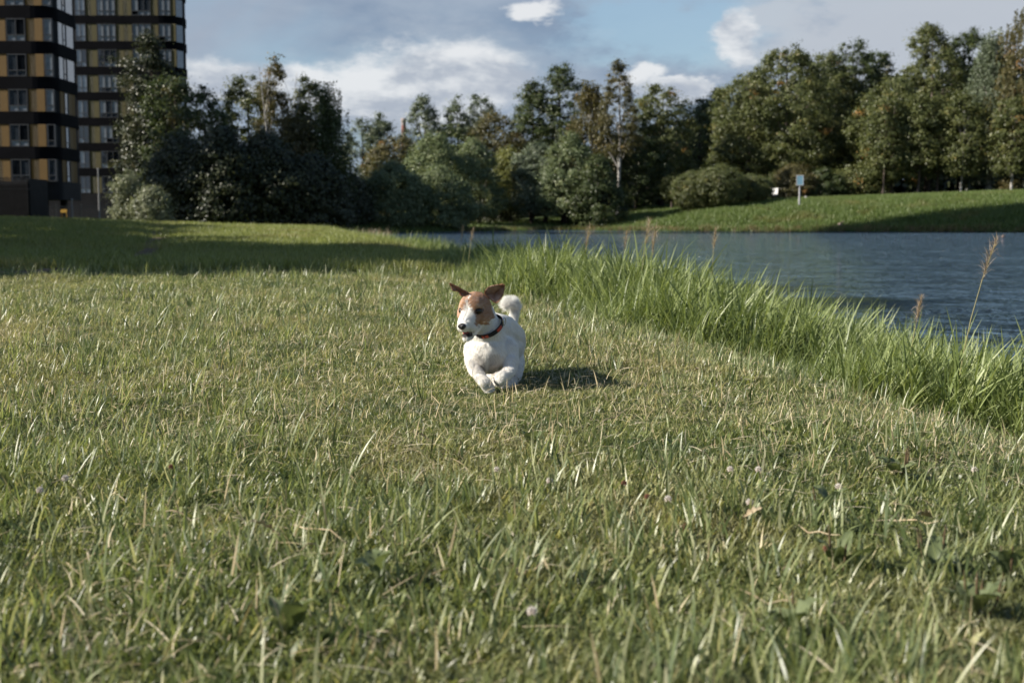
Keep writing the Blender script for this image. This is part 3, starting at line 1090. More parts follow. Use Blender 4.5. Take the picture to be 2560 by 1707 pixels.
bx(bm, 0, -.055, pt - .15, .14, .06, .05)
bx(bm, 0, -.055, pt - .5, .14, .06, .05)
link("bracket", bm_mesh("bracket", bm, m_steel), e)

bp_ = ray(1922, 508, 101.5)
zg = hz(bp_.x, 101.5)
e = empty("park_bench", (bp_.x, 101.5, zg), R(-38))
tag(e, "white slatted park bench turned side-on between trunk and shrubs", "bench")
bm = bmesh.new()
for i in range(5):
    bx(bm, 0, -.24 + i * .12, .43, 1.15, .10, .03)
link("seat", bm_mesh("seat", bm, m_white), e)
bm = bmesh.new()
for i in range(4):
    bx(bm, 0, .33 + i * .035, .56 + i * .125, 1.15, .028, .115, rot=Matrix.Rotation(R(-14), 4, 'X'))
link("backrest", bm_mesh("backrest", bm, m_white), e)
for s_ in (-1, 1):
    bm = bmesh.new()
    bx(bm, s_ * .45, -.2, .2, .07, .07, .42)
    bx(bm, s_ * .45, .26, .2, .07, .07, .42)
    bx(bm, s_ * .45, .02, .395, .06, .6, .04)
    link("leg", bm_mesh("leg", bm, m_rail), e)

m_stone = mat("pale_stone", (.38, .37, .35), .9, .2, var=.4, scale=3, bump=.5)
for px_, py_, D, s_, lab in ((2015, 502, 101, .16, "small pale stone by the shrubs right of the sign"), (1885, 510, 102.8, .15, "small pale stone at the foot of lime trunk")):
    p = ray(px_, py_, D)
    bm = bmesh.new()
    bmesh.ops.create_icosphere(bm, subdivisions=3, radius=s_)
    for v in bm.verts:
        v.co *= 1 + .18 * math.sin(v.co.x * 31 + v.co.y * 17) * math.cos(v.co.z * 23)
        v.co.z *= .8
    o = link("boulder", bm_mesh("boulder", bm, m_stone, True), None, (p.x, D, hz(p.x, D) + s_ * .6))
    tag(o, lab, "stone", "pale stones on the bank")

m_bird = mat("brown_bird_plumage", (.26, .20, .17), .8, .2, var=.4, scale=20)


def bird(px_, py_, D, span, lab, rz):
    bm = bmesh.new()
    bmesh.ops.create_uvsphere(bm, u_segments=12, v_segments=8, radius=1)
    for v in bm.verts:
        tq = v.co.x
        v.co.y *= .26 * (1 - .35 * abs(tq))
        v.co.z = v.co.z * .24 + (.06 if tq > .6 else 0)
    bmesh.ops.scale(bm, vec=(.22, .22, .22), verts=bm.verts)
    for s_ in (-1, 1):
        prev = None
        for k in range(6):
            f_ = k / 5
            y_ = s_ * (.03 + f_ * .47)
            z_ = .04 + .16 * math.sin(f_ * 2.0)
            ch = .09 * (1 - f_ ** 2 * .85)
            xs = -.05 * f_ * f_ * 2
            a_ = bm.verts.new((xs + ch, y_, z_))
            b_ = bm.verts.new((xs - ch, y_, z_ - .01))
            c_ = bm.verts.new((xs, y_, z_ + .018))
            if prev:
                bm.faces.new((prev[0], a_, c_, prev[2]))
                bm.faces.new((prev[2], c_, b_, prev[1]))
                bm.faces.new((prev[1], b_, a_, prev[0]))
            prev = (a_, b_, c_)
    tl = [bm.verts.new(q) for q in ((-.18, 0, .01), (-.34, .06, 0), (-.34, -.06, 0), (-.2, 0, -.015))]
    bm.faces.new((tl[0], tl[1], tl[2]))
    bm.faces.new((tl[3], tl[2], tl[1]))
    o = link("bird", bm_mesh("bird", bm, m_bird, True), None, ray(px_, py_, D))
    o.scale = (span, span, span)
    o.rotation_euler = (R(8), R(-6), rz)
    tag(o, lab, "bird", "small birds flying low over the pond")


bird(2100, 562, 78, .75, "small brown bird flying low before the shaded bank", R(190))
bird(2507, 593, 62, .5, "small brown bird skimming the pond at right edge", R(170))
#@@GRASS
# ------------------------------------------------------------------ grass
m_lawn = leafy("lawn_grass_blades", [(0, (0.048, 0.065, 0.024)), (.35, (0.132, 0.165, 0.055)), (.62, (0.243, 0.269, 0.097)), (.80, (0.383, 0.362, 0.156)), (.90, (0.678, 0.581, 0.390)), (1, (0.750, 0.750, 0.657))],
               dry=(.34, .30, .155), dry_scale=.7, dry_lo=.46, dry_hi=.66, trans=.32, rough=.40, spec=.45, deep=(.050, .078, .030))
m_tall = leafy("tall_grass_blades", [(0, (0.081, 0.112, 0.044)), (.5, (0.176, 0.211, 0.087)), (.85, (0.289, 0.312, 0.150)), (1, (0.527, 0.486, 0.364))], trans=.34, rough=.38, spec=.48)
m_reed = leafy("bank_reed_blades", [(0, (0.076, 0.107, 0.033)), (.5, (0.183, 0.228, 0.077)), (.85, (0.305, 0.345, 0.140)), (1, (0.492, 0.477, 0.257))], trans=.32, rough=.46, spec=.45)
m_straw = leafy("dry_straw", [(0, (.26, .20, .11)), (.5, (.42, .34, .20)), (1, (.62, .54, .38))], trans=.2, rough=.5)
m_fargrass = leafy("far_meadow_grass", [(0, (0.105, 0.126, 0.032)), (.5, (0.197, 0.226, 0.063)), (1, (0.296, 0.318, 0.116))], dry=(.24, .21, .09), dry_scale=.3, trans=.3)
m_bankgrass = leafy("far_bank_grass", [(0, (0.067, 0.105, 0.025)), (.5, (0.112, 0.162, 0.044)), (1, (0.175, 0.219, 0.076))], dry=(.18, .17, .06), dry_scale=.35, dry_lo=.55, trans=.25)
m_leaf = leafy("broad_weed_leaves", [(0, (.10, .125, .055)), (1, (.17, .20, .10))], trans=.25)


def blades(n, radius, h0, h1, w0, w1, bend, lean, seg, g, tint=(0, 1), flat=0.0, sq=1.0, wind=(0, 0)):
    """n blades rooted in a disc; returns verts, faces, tint, hgt"""
    a = g.uniform(0, 2 * np.pi, n)
    r = radius * np.sqrt(g.uniform(0, 1, n))
    root = np.stack([r * np.cos(a), r * np.sin(a), np.full(n, -.005)], 1)
    h = g.uniform(h0, h1, n) ** 1.0
    wd = g.uniform(w0, w1, n)
    la = g.uniform(0, 2 * np.pi, n)
    ln = np.abs(g.normal(0, lean, n))
    isflat = g.uniform(0, 1, n) < flat
    ln = np.where(isflat, g.uniform(1.2, 1.5, n), ln)
    d0 = np.stack([np.cos(la), np.sin(la)], 1)
    bd = g.uniform(.2, 1, n) * bend
    side = np.stack([-d0[:, 1], d0[:, 0], np.zeros(n)], 1)
    tw = g.uniform(-.9, .9, n)
    side = side * np.cos(tw)[:, None] + np.stack([d0[:, 0], d0[:, 1], np.zeros(n)], 1) * np.sin(tw)[:, None]
    V = np.zeros((n, 2 * seg + 1, 3))
    hg = np.zeros((n, 2 * seg + 1))
    p = root.copy()
    step = h / seg
    for i in range(seg + 1):
        f = i / seg
        prof = (1 - f) ** .7 * (0.75 + .5 * min(f * 3, 1)) if i < seg else 0
        if i < seg:
            V[:, 2 * i] = p - side * (wd * prof * .5)[:, None]
            V[:, 2 * i + 1] = p + side * (wd * prof * .5)[:, None]
            hg[:, 2 * i:2 * i + 2] = f
            ang = ln + bd * (f + .5 / seg)
            d = np.stack([d0[:, 0] * np.sin(ang) + wind[0] * f, d0[:, 1] * np.sin(ang) + wind[1] * f, np.cos(ang)], 1)
            p = p + d * step[:, None]
        else:
            V[:, 2 * seg] = p
            hg[:, 2 * seg] = 1
    nv = 2 * seg + 1
    base = (np.arange(n) * nv)[:, None]
    q = np.concatenate([base + np.array([[2 * i, 2 * i + 1, 2 * i + 3, 2 * i + 2]]) for i in range(seg - 1)]) if seg > 1 else np.zeros((0, 4), int)
    tr = base + np.array([[2 * seg - 2, 2 * seg - 1, 2 * seg]])
    ti = np.repeat(tint[0] + (tint[1] - tint[0]) * g.uniform(0, 1, n) ** sq, nv)
    return V.reshape(-1, 3), q, tr, ti


def proto(coll, name, sets, m):
    vs, qs, ts, ti, n = [], [], [], [], 0
    for V, q, tr, tt in sets:
        vs.append(V)
        qs.append(q + n)
        ts.append(tr + n)
        ti.append(tt)
        n += len(V)
    me = np_mesh(name, np.concatenate(vs), [np.concatenate(qs), np.concatenate(ts)], m, False, {'tint': np.concatenate(ti)})
    o = bpy.data.objects.new(name, me)
    coll.objects.link(o)
    return o


def scatter(name, label, cat, coll, P, rz, tilt, scl, idx):
    me = bpy.data.meshes.new(name)
    me.vertices.add(len(P))
    me.vertices.foreach_set('co', P.astype(np.float32).ravel())
    at = me.attributes.new('rot', 'FLOAT_VECTOR', 'POINT')
    at.data.foreach_set('vector', np.stack([tilt[:, 0], tilt[:, 1], rz], 1).astype(np.float32).ravel())
    at = me.attributes.new('scl', 'FLOAT', 'POINT')
    at.data.foreach_set('value', scl.astype(np.float32))
    at = me.attributes.new('idx', 'INT', 'POINT')
    at.data.foreach_set('value', idx.astype(np.int32))
    o = link(name, me)
    tag(o, label, cat, kind='stuff')
    ng = bpy.data.node_groups.new(name + "_instancer", 'GeometryNodeTree')
    ng.interface.new_socket('Geometry', in_out='INPUT', socket_type='NodeSocketGeometry')
    ng.interface.new_socket('Geometry', in_out='OUTPUT', socket_type='NodeSocketGeometry')
    N_ = ng.nodes
    gi, go = N_.new('NodeGroupInput'), N_.new('NodeGroupOutput')
    ip = N_.new('GeometryNodeInstanceOnPoints')
    ci = N_.new('GeometryNodeCollectionInfo')
    ci.inputs['Collection'].default_value = coll
    ci.inputs['Separate Children'].default_value = True
    ci.inputs['Reset Children'].default_value = True
    ip.inputs['Pick Instance'].default_value = True
    L_ = ng.links
    L_.new(gi.outputs[0], ip.inputs['Points'])
    L_.new(ci.outputs[0], ip.inputs['Instance'])
    for nm, ty, sock in (('rot', 'FLOAT_VECTOR', 'Rotation'), ('scl', 'FLOAT', 'Scale'), ('idx', 'INT', 'Instance Index')):
        na = N_.new('GeometryNodeInputNamedAttribute')
        na.data_type = ty
        na.inputs['Name'].default_value = nm
        src = na.outputs['Attribute']
        if sock == 'Rotation':
            er = N_.new('FunctionNodeEulerToRotation')
            L_.new(src, er.inputs[0])
            src = er.outputs[0]
        L_.new(src, ip.inputs[sock])
    L_.new(ip.outputs[0], go.inputs[0])
    md = o.modifiers.new("instances", 'NODES')
    md.node_group = ng
    return o


def vnoise(x, y, s, seed=0):
    """cheap smooth value noise"""
    x, y = x * s + seed * 17.3, y * s + seed * 9.1
    xi, yi = np.floor(x), np.floor(y)
    fx_, fy_ = x - xi, y - yi
    fx_, fy_ = fx_ * fx_ * (3 - 2 * fx_), fy_ * fy_ * (3 - 2 * fy_)

    def hsh(a_, b_):
        v = np.sin(a_ * 127.1 + b_ * 311.7 + seed) * 43758.5453
        return v - np.floor(v)
    return (hsh(xi, yi) * (1 - fx_) + hsh(xi + 1, yi) * fx_) * (1 - fy_) + (hsh(xi, yi + 1) * (1 - fx_) + hsh(xi + 1, yi + 1) * fx_) * fy_


g = np.random.default_rng(3)
DX, DY_ = -.0, 3.62    # where the dog is: keep very tall blades off it

c_lawn = bpy.data.collections.new("lawn_tufts")
# 0-4 lush, 5-9 dry mixed, 10-12 tiny broad leaves
for i in range(5):
    proto(c_lawn, f"a{i:02d}_lush_tuft", [blades(74, .06, .012, .032, .0018, .0034, 1.7, .75, 3, g, (0, .80), .2), blades(9, .055, .020, .048, .002, .0038, 1.3, .6, 3, g, (.2, .9), 0)], m_lawn)
for i in range(5):
    proto(c_lawn, f"b{i:02d}_dry_tuft", [blades(60, .06, .012, .034, .0016, .003, 1.6, .7, 3, g, (.05, .88), .3), blades(13, .06, .02, .05, .0016, .0030, .9, .8, 3, g, (.78, 1.0), .88)], m_lawn)
for i in range(3):
    S = [blades(40, .06, .012, .035, .002, .0034, 1.2, .5, 3, g, (0, .6), .1)]
    S.append(blades(60, .06, .010, .022, .0055, .009, 2.3, .6, 3, g, (.1, .7), 0))
    proto(c_lawn, f"c{i:02d}_clover_tuft", S, m_lawn)

N0 = 44000
y = np.exp(g.uniform(math.log(.75), math.log(24), N0 * 2))
keep = g.uniform(0, 1, N0 * 2) < np.clip(.30 + .70 * (y / 6), 0, 1)
y = y[keep][:N0]
x = g.uniform(-1, 1, len(y)) * (.44 * y + .9)
sdv = pond_sd(x, y)
k = (sdv > .5) & (path_dist(x, y) > .22)
x, y, sdv = x[k], y[k], sdv[k]
dry = vnoise(x, y, .9, 1) * .6 + vnoise(x, y, 3.1, 2) * .4 + .30 * np.exp(-((x + 2.0) / 1.2) ** 2 - ((y - 5.7) / 1.4) ** 2) + .16 * np.exp(-((x + .7) / .7) ** 2 - ((y - 5.0) / .9) ** 2) + .24 * np.exp(-((y - 5.6) / 2.2) ** 2) - .22 * sstep(-y, -3.4, -2.0)
r_ = g.uniform(0, 1, len(x))
idx = np.where(r_ < np.clip((dry - .35) * 2.2, .05, .9), g.integers(5, 10, len(x)), g.integers(0, 5, len(x)))
lowl = (vnoise(x, y, 1.3, 5) > .5) & (y < 4.2) & (g.uniform(0, 1, len(x)) < .6)
idx = np.where(lowl, g.integers(10, 13, len(x)), idx)
scl = (.80 + .45 * g.uniform(0, 1, len(x))) * (1 + .30 * sstep(y, 5, 16)) * (.8 + .5 * vnoise(x, y, 1.7, 3))
scl *= 1 - .40 * np.exp(-(((x + .02) / .22) ** 2 + ((y - 3.5) / .35) ** 2))
P = np.stack([x, y, height(x, y)], 1)
scatter("lawn_grass", "short mown green and straw coloured grass of the meadow", "grass", c_lawn, P, g.uniform(0, 6.28, len(x)), g.normal(0, .1, (len(x), 2)), scl, idx)
print("lawn", len(x))

# taller tufts standing in the lawn
c_tall = bpy.data.collections.new("tall_tufts")
for i in range(5):
    proto(c_tall, f"a{i:02d}_tall_tuft", [blades(7 + 2 * (i % 3), .03, .05, .125, .0035, .0068, .8, .28, 5, g, (0, .95), .04, 1.3)], m_tall)
for i in range(3):
    proto(c_tall, f"b{i:02d}_single_blades", [blades(3, .035, .06, .16, .0035, .0062, .5, .30, 5, g, (.1, .9), 0)], m_tall)
N0 = 23000
y = np.exp(g.uniform(math.log(.9), math.log(22), N0))
x = g.uniform(-1, 1, N0) * (.44 * y + .8)
sdv = pond_sd(x, y)
dens = vnoise(x, y, 1.6, 7) * .55 + vnoise(x, y, 5.0, 8) * .45
dens = dens + .10 * sstep(y, 5, 9) + .05 * sstep(-y, -3, -2) - .06 * np.exp(-((y - 3.1) / .5) ** 2)
rl_ = np.interp(y, [2.6, 3.5, 4.0, 4.7, 6.0, 7.8, 10, 16, 23], [2.8, 1.85, 1.55, 1.15, .62, .12, -.25, -.9, -2.0])
dens = dens + .18 * np.exp(-((x - rl_) / 1.0) ** 2) * (y < 18)
k = (sdv > 1.2) & (g.uniform(0, 1, N0) < np.clip((dens - .34) * 2.3, .04, 1)) & (path_dist(x, y) > .35)
k &= ~((np.abs(x + .04) < .20) & (y > 2.75) & (y < 4.1) & (g.uniform(0, 1, N0) < .93))
k &= g.uniform(0, 1, N0) < np.where(y < 3.6, .70, np.where(y < 6, .75, 1.0))
x, y = x[k], y[k]
P = np.stack([x, y, height(x, y)], 1)
scl = g.uniform(.5, 1.1, len(x)) * (.84 + .18 * sstep(y, 3, 6) + .35 * sstep(y, 8, 14))
scatter("tall_grass", "scattered taller grass blades standing out of the mown meadow", "grass", c_tall, P, g.uniform(0, 6.28, len(x)), g.normal(0, .12, (len(x), 2)), scl, g.integers(0, 8, len(x)))
print("tall", len(x))

# straw lying about
c_straw = bpy.data.collections.new("straw_bits")
for i in range(5):
    proto(c_straw, f"a{i:02d}_straw", [blades(5, .07, .015, .060, .0012, .0028, .8, .3, 4, g, (0, 1), .9)], m_straw)
N0 = 17000
y = np.exp(g.uniform(math.log(.9), math.log(14), N0))
x = g.uniform(-1, 1, N0) * (.44 * y + .8)
dry = vnoise(x, y, .9, 1) * .6 + vnoise(x, y, 3.1, 2) * .4 + .30 * np.exp(-((x + 2.0) / 1.2) ** 2 - ((y - 5.7) / 1.4) ** 2) + .16 * np.exp(-((x + .7) / .7) ** 2 - ((y - 5.0) / .9) ** 2) + .28 * np.exp(-((y - 5.6) / 2.4) ** 2)
k = (pond_sd(x, y) > 1.4) & (g.uniform(0, 1, N0) < np.clip((dry - .38) * 2.4, .10, 1))
x, y = x[k], y[k]
P = np.stack([x, y, height(x, y) + g.uniform(.012, .035, len(x))], 1)
scatter("dry_straw", "pale dry clippings lying on the mown meadow", "straw", c_straw, P, g.uniform(0, 6.28, len(x)), g.normal(0, .15, (len(x), 2)), g.uniform(.6, 1.3, len(x)), g.integers(0, 5, len(x)))

# reeds on the near bank
c_reed = bpy.data.collections.new("reed_tufts")
for i in range(7):
    proto(c_reed, f"a{i:02d}_reed_tuft", [blades(12, .09, .16, .44, .0085, .0145, 1.25, .34, 8, g, (0, .9), 0, 1.0, (.04, 0)),
                                         blades(10, .09, .10, .28, .006, .010, 1.6, .5, 7, g, (.1, 1.0), .06, 1.3, (.04, 0))], m_reed)
for i in range(3):
    proto(c_reed, f"b{i:02d}_upright_reeds", [blades(6, .08, .28, .48, .0105, .0155, .8, .20, 8, g, (0, .55), 0, 1.0), blades(8, .09, .12, .28, .006, .010, 1.5, .5, 6, g, (.1, .9), 0)], m_reed)
REED = np.array([(3.0, 2.6), (2.0, 3.6), (1.66, 4.2), (1.18, 5.0), (.58, 6.2), (.12, 8.0), (-.25, 10), (-.9, 16), (-2.0, 23), (-4.4, 36), (-7.2, 50), (-9.6, 63)])
N0 = 38000
y = np.exp(g.uniform(math.log(2.3), math.log(64), N0))
xl = np.interp(y, REED[:, 1], REED[:, 0])
x = xl + g.uniform(-.25, 3.1, N0) ** 1.0
sdv = pond_sd(x, y)
edge = x - xl + .9 * (vnoise(x, y, 1.2, 4) - .5)
k = (sdv > -.15) & (edge > .0) & (g.uniform(0, 1, N0) < np.clip(edge * 2.2, .15, 1))
x, y, sdv = x[k], y[k], sdv[k]
hs = np.clip(.45 + .75 * sstep(edge[k], 0, .9), 0, 1.15) * (.78 + .5 * vnoise(x, y, .8, 6)) * g.uniform(.62, 1.22, len(x))
hs *= np.interp(y, [2.5, 5, 8, 20], [.92, .9, 1.0, .9])
P = np.stack([x, y, height(x, y)], 1)
scatter("reed_bed", "tall lush green bank grass leaning over the near pond edge", "reeds", c_reed, P, g.uniform(0, 6.28, len(x)), g.normal(0, .12, (len(x), 2)), hs, np.where(g.uniform(0, 1, len(x)) < .24, g.integers(7, 10, len(x)), g.integers(0, 7, len(x))))
print("reeds", len(x))

# middle and far meadow, far banks
c_far = bpy.data.collections.new("far_tufts")
for i in range(4):
    proto(c_far, f"a{i:02d}_far_tuft", [blades(70, .28, .05, .13, .006, .011, 1.0, .35, 3, g, (0, 1), 0)], m_fargrass)
c_bank = bpy.data.collections.new("bank_tufts")
for i in range(4):
    proto(c_bank, f"a{i:02d}_bank_tuft", [blades(50, .40, .18, .48, .018, .034, 1.1, .35, 3, g, (0, 1), 0)], m_bankgrass)
N0 = 26000
y = np.exp(g.uniform(math.log(12), math.log(108), N0))
x = np.where(y < 80, g.uniform(-.46, .12, N0) * y - 1, g.uniform(-.46, -.05, N0) * y)
sdv = pond_sd(x, y)
k = (sdv > .3) & (path_dist(x, y) > .4)
x, y = x[k], y[k]
P = np.stack([x, y, height(x, y)], 1)
scatter("meadow_grass", "farther meadow grass running back to the trees and towers", "grass", c_far, P, g.uniform(0, 6.28, len(x)), g.normal(0, .05, (len(x), 2)), g.uniform(.7, 1.3, len(x)) * (1 + .5 * sstep(y, 25, 70)), g.integers(0, 4, len(x)))
N0 = 30000
x = g.uniform(-12, 56, N0)
y = g.uniform(78, 112, N0)
sdv = pond_sd(x, y)
k = (sdv > -.1) & (sdv < 24) & ((x > 4) | (sdv < 12))
x, y, sdv = x[k], y[k], sdv[k]
P = np.stack([x, y, height(x, y)], 1)
scatter("bank_grass", "rough green grass covering the far pond bank", "grass", c_bank, P, g.uniform(0, 6.28, len(x)), g.normal(0, .05, (len(x), 2)), g.uniform(.5, 1.0, len(x)) * (1.15 - .55 * sstep(sdv, 4, 12)), g.integers(0, 4, len(x)))
c_fr = bpy.data.collections.new("shore_tufts")
m_shore = leafy("dry_shore_reeds", [(0, (.10, .10, .035)), (.5, (.16, .125, .06)), (1, (.25, .19, .10))], trans=.2)
for i in range(3):
    proto(c_fr, f"a{i:02d}_shore_tuft", [blades(40, .35, .25, .55, .02, .035, .8, .3, 3, g, (0, 1), 0)], m_shore)
N0 = 16000
x = g.uniform(-4, 52, N0)
y = g.uniform(78, 98, N0)
sdv = pond_sd(x, y)
k = (np.abs(sdv - .25) < .4) & (g.uniform(0, 1, N0) < .7)
x, y = x[k], y[k]
P = np.stack([x, y, np.maximum(height(x, y), WATER_Z - .1)], 1)
scatter("shore_reeds", "brownish fringe of old growth at the far waterline", "reeds", c_fr, P, g.uniform(0, 6.28, len(x)), g.normal(0, .05, (len(x), 2)), g.uniform(.6, 1.0, len(x)), g.integers(0, 3, len(x)))

# dry clump by the left corner of the pond
m_plume = leafy("brown_seed_plumes", [(0, (.20, .15, .10)), (.5, (.34, .26, .19)), (1, (.50, .41, .32))], trans=.3)
for (px_, D, hgt_, n_, r_, lab) in ((925, 60, 1.05, 420, .9, "tan dry grass clump at the left corner of the pond"), (995, 61.5, .95, 220, .5, "smaller pinkish dry clump right of the tan one")):
    p = ray(px_, 590, D)
    V, q, tr, ti = blades(n_, r_, hgt_ * .4, hgt_, .02, .05, .9, .25, 4, g)
    o = link("dry_grass_clump", np_mesh("dry_grass_clump", V, [q, tr], m_plume, False, {'tint': ti}), None, (p.x, D, hz(p.x, D)))
    tag(o, lab, "dry grass", "dry clumps by the pond corner")


# reed plumes
def plume(px_, base_y, top, D, lean, lab, scale=1.0):
    p = ray(px_, base_y, D)
    zt = ray(px_, top, D).z
    zg_ = hz(p.x, D)
    hh = zt - zg_
    e = empty("reed_plume", (p.x, D, zg_))
    tag(e, lab, "reed", "seeding reed heads over the bank grass")
    pts = [(lean * f * f, 0, hh * f) for f in (0, .2, .4, .6, .8, 1)]
    v, f = tube(pts, [.0025, .0024, .0022, .002, .0016, .0008], 6)
    n0 = len(v)
    me = np_mesh("stem", v, f, m_straw2, True)
    link("stem", me, e)
    gg = np.random.default_rng(int(px_))
    vs, qs, ts, tis, n = [], [], [], [], 0
    L_ = .13 * scale
    for j in range(46):
        f_ = 1 - (j / 46) * (L_ / hh)
        c_ = Vector((lean * f_ * f_, 0, hh * f_))
        V, q, tr, ti = blades(3, .001,   .025, .075 * scale * (1.2 - abs(j / 46 - .55)), .0010, .0026, 1.1, .85, 3, gg)
        vs.append(V + np.array(c_))
        qs.append(q + n)
        ts.append(tr + n)
        tis.append(ti)
        n += len(V)
    link("plume", np_mesh("plume", np.concatenate(vs), [np.concatenate(qs), np.concatenate(ts)], m_plume, False, {'tint': np.concatenate(tis)}), e)
    V, q, tr, ti = blades(3, .004, hh * .4, hh * .75, .004, .007, .9, .25, 5, gg)
    link("leaf", np_mesh("leaf", V, [q, tr], m_reed, False, {'tint': ti}), e)


m_straw2 = mat("dry_reed_stem", (.22, .20, .09), .6, .3)
for a_ in ((1455, 640, 566, 8.4, .05, "leftmost brown reed head over the pond edge", 1.1), (1598, 640, 548, 7.6, .06, "tallest brown reed head left of a twin", 1.2),
           (1622, 640, 566, 7.4, .04, "drooping brown reed head just right of tallest", 1.2), (1552, 640, 578, 8.8, .04, "faint short reed head between two taller ones", .9),
           (1775, 640, 572, 7.4, .03, "short brown reed head among upright leaves", .9), (2395, 800, 596, 4.6, .13, "lone tall reed head against open water at right", 1.1),
           (1150, 640, 566, 12, .03, "small greenish seed head at left of bank grass", .9), (2270, 800, 742, 4.9, .05, "low pale reed head beside dark leaves", .7),
           (1170, 640, 572, 11.5, .05, "arching greenish seed head beside small one", .9)):
    plume(*a_)

# clover heads, weeds and fallen leaves in the foreground
m_clover = mat("white_clover_petals", (.62, .59, .54), .8, .2, col2=(.50, .42, .36), scale=90)
m_clover2 = mat("withered_clover_head", (.22, .10, .07), .9, .1, var=.4, scale=80)
m_stem = mat("green_stalk", (.09, .13, .04), .6, .3)


def ground_at(px_, py_):
    d = 1600 / (py_ - HORIZON)
    for _ in range(6):
        p = ray(px_, py_, d)
        d *= (CAM_Z - hz(p.x, d)) / (CAM_Z - p.z)
    p = ray(px_, py_, d)
    return Vector((p.x, d, hz(p.x, d)))


def clover_mesh(nm, m, rad):
    bm = bmesh.new()
    gg = random.Random(3)
    for i in range(34):
        f = (i + .5) / 34
        th, ph = math.acos(1 - 1.6 * f), i * 2.4
        d = Vector((math.sin(th) * math.cos(ph), math.sin(th) * math.sin(ph), math.cos(th)))
        c_ = d * rad * .55
        tip = d * rad * gg.uniform(.95, 1.15)
        s_ = d.orthogonal().normalized() * rad * .2
        u_ = d.cross(s_)
        vs = [bm.verts.new(c_ + s_), bm.verts.new(c_ + u_), bm.verts.new(c_ - s_), bm.verts.new(c_ - u_)]
        tp = bm.verts.new(tip)
        for j in range(4):
            bm.faces.new((vs[j], vs[(j + 1) % 4], tp))
    return bm_mesh(nm, bm, m)


cw, cb = clover_mesh("flower_head", m_clover, .0070), clover_mesh("flower_head", m_clover2, .0060)
v, f = tube([(0, 0, -.05), (.002, 0, -.02), (0, 0, 0)], [.0009, .0009, .0008], 5)
stalk = np_mesh("stalk", v, f, m_stem, True)
CL = [(1873, 1300, 0, "largest white clover head right of centre in foreground"), (1825, 1212, 0, "white clover head with pink underside left of the weeds"), (1895, 1212, 0, "pale clover head second from the seed weeds"),
      (2095, 1258, 0, "pinkish white clover head beside the fallen grey leaf"), (2435, 1212, 0, "tiny white clover head near the right edge"), (165, 1238, 0, "white clover head above a red one at left"),
      (102, 1270, 0, "white and pink clover head near the left edge"), (1242, 1213, 0, "small white clover head right below the dog"), (1374, 1243, 0, "small white clover head below the dog's shadow"),
      (1670, 1292, 0, "pale pink clover head close to brown one"), (1560, 1250, 1, "reddish withered clover head under the shadow"), (430, 1207, 1, "dark withered clover head in the left lawn"),
      (1714, 1366, 1, "brown withered clover head in the right foreground"), (2065, 1425, 1, "dark withered clover head beside a broad leaf"), (1618, 1286, 1, "dark red withered clover head left of the pink one"),
      (1330, 1595, 0, "pale clover head low in the middle foreground")]
for px_, py_, kd, lab in CL:
    p = ground_at(px_, py_ + 12)
    e = empty("clover_flower", p)
    tag(e, lab, "flower", "clover heads in the lawn")
    link("flower_head", cb if kd else cw, e, (0, 0, .038))
    link("stalk", stalk, e, (0, 0, .034))


def broad_leaf(L_, W_, lift, g_):
    """one plantain leaf pointing along +x, folded along its midrib"""
    n_ = 9
    vs, fs = [], []
    for i in range(n_):
        f_ = i / (n_ - 1)
        x_ = L_ * f_
        wv_ = W_ * (math.sin(math.pi * min(1, f_ * .93 + .05)) ** .7) * (.25 + .75 * min(1, f_ * 3))
        z_ = lift * math.sin(f_ * 2.1) + .002 * math.sin(i * 2.7)
        for s_ in (-1, -.5, 0, .5, 1):
            vs.append((x_, s_ * wv_, z_ + abs(s_) * W_ * .28 + .0015 * math.sin(i * 3 + s_ * 5)))
    for i in range(n_ - 1):
        for k_ in range(4):
            fs.append((i * 5 + k_, i * 5 + k_ + 1, i * 5 + k_ + 6, i * 5 + k_ + 5))
    return np.array(vs), np.array(fs)


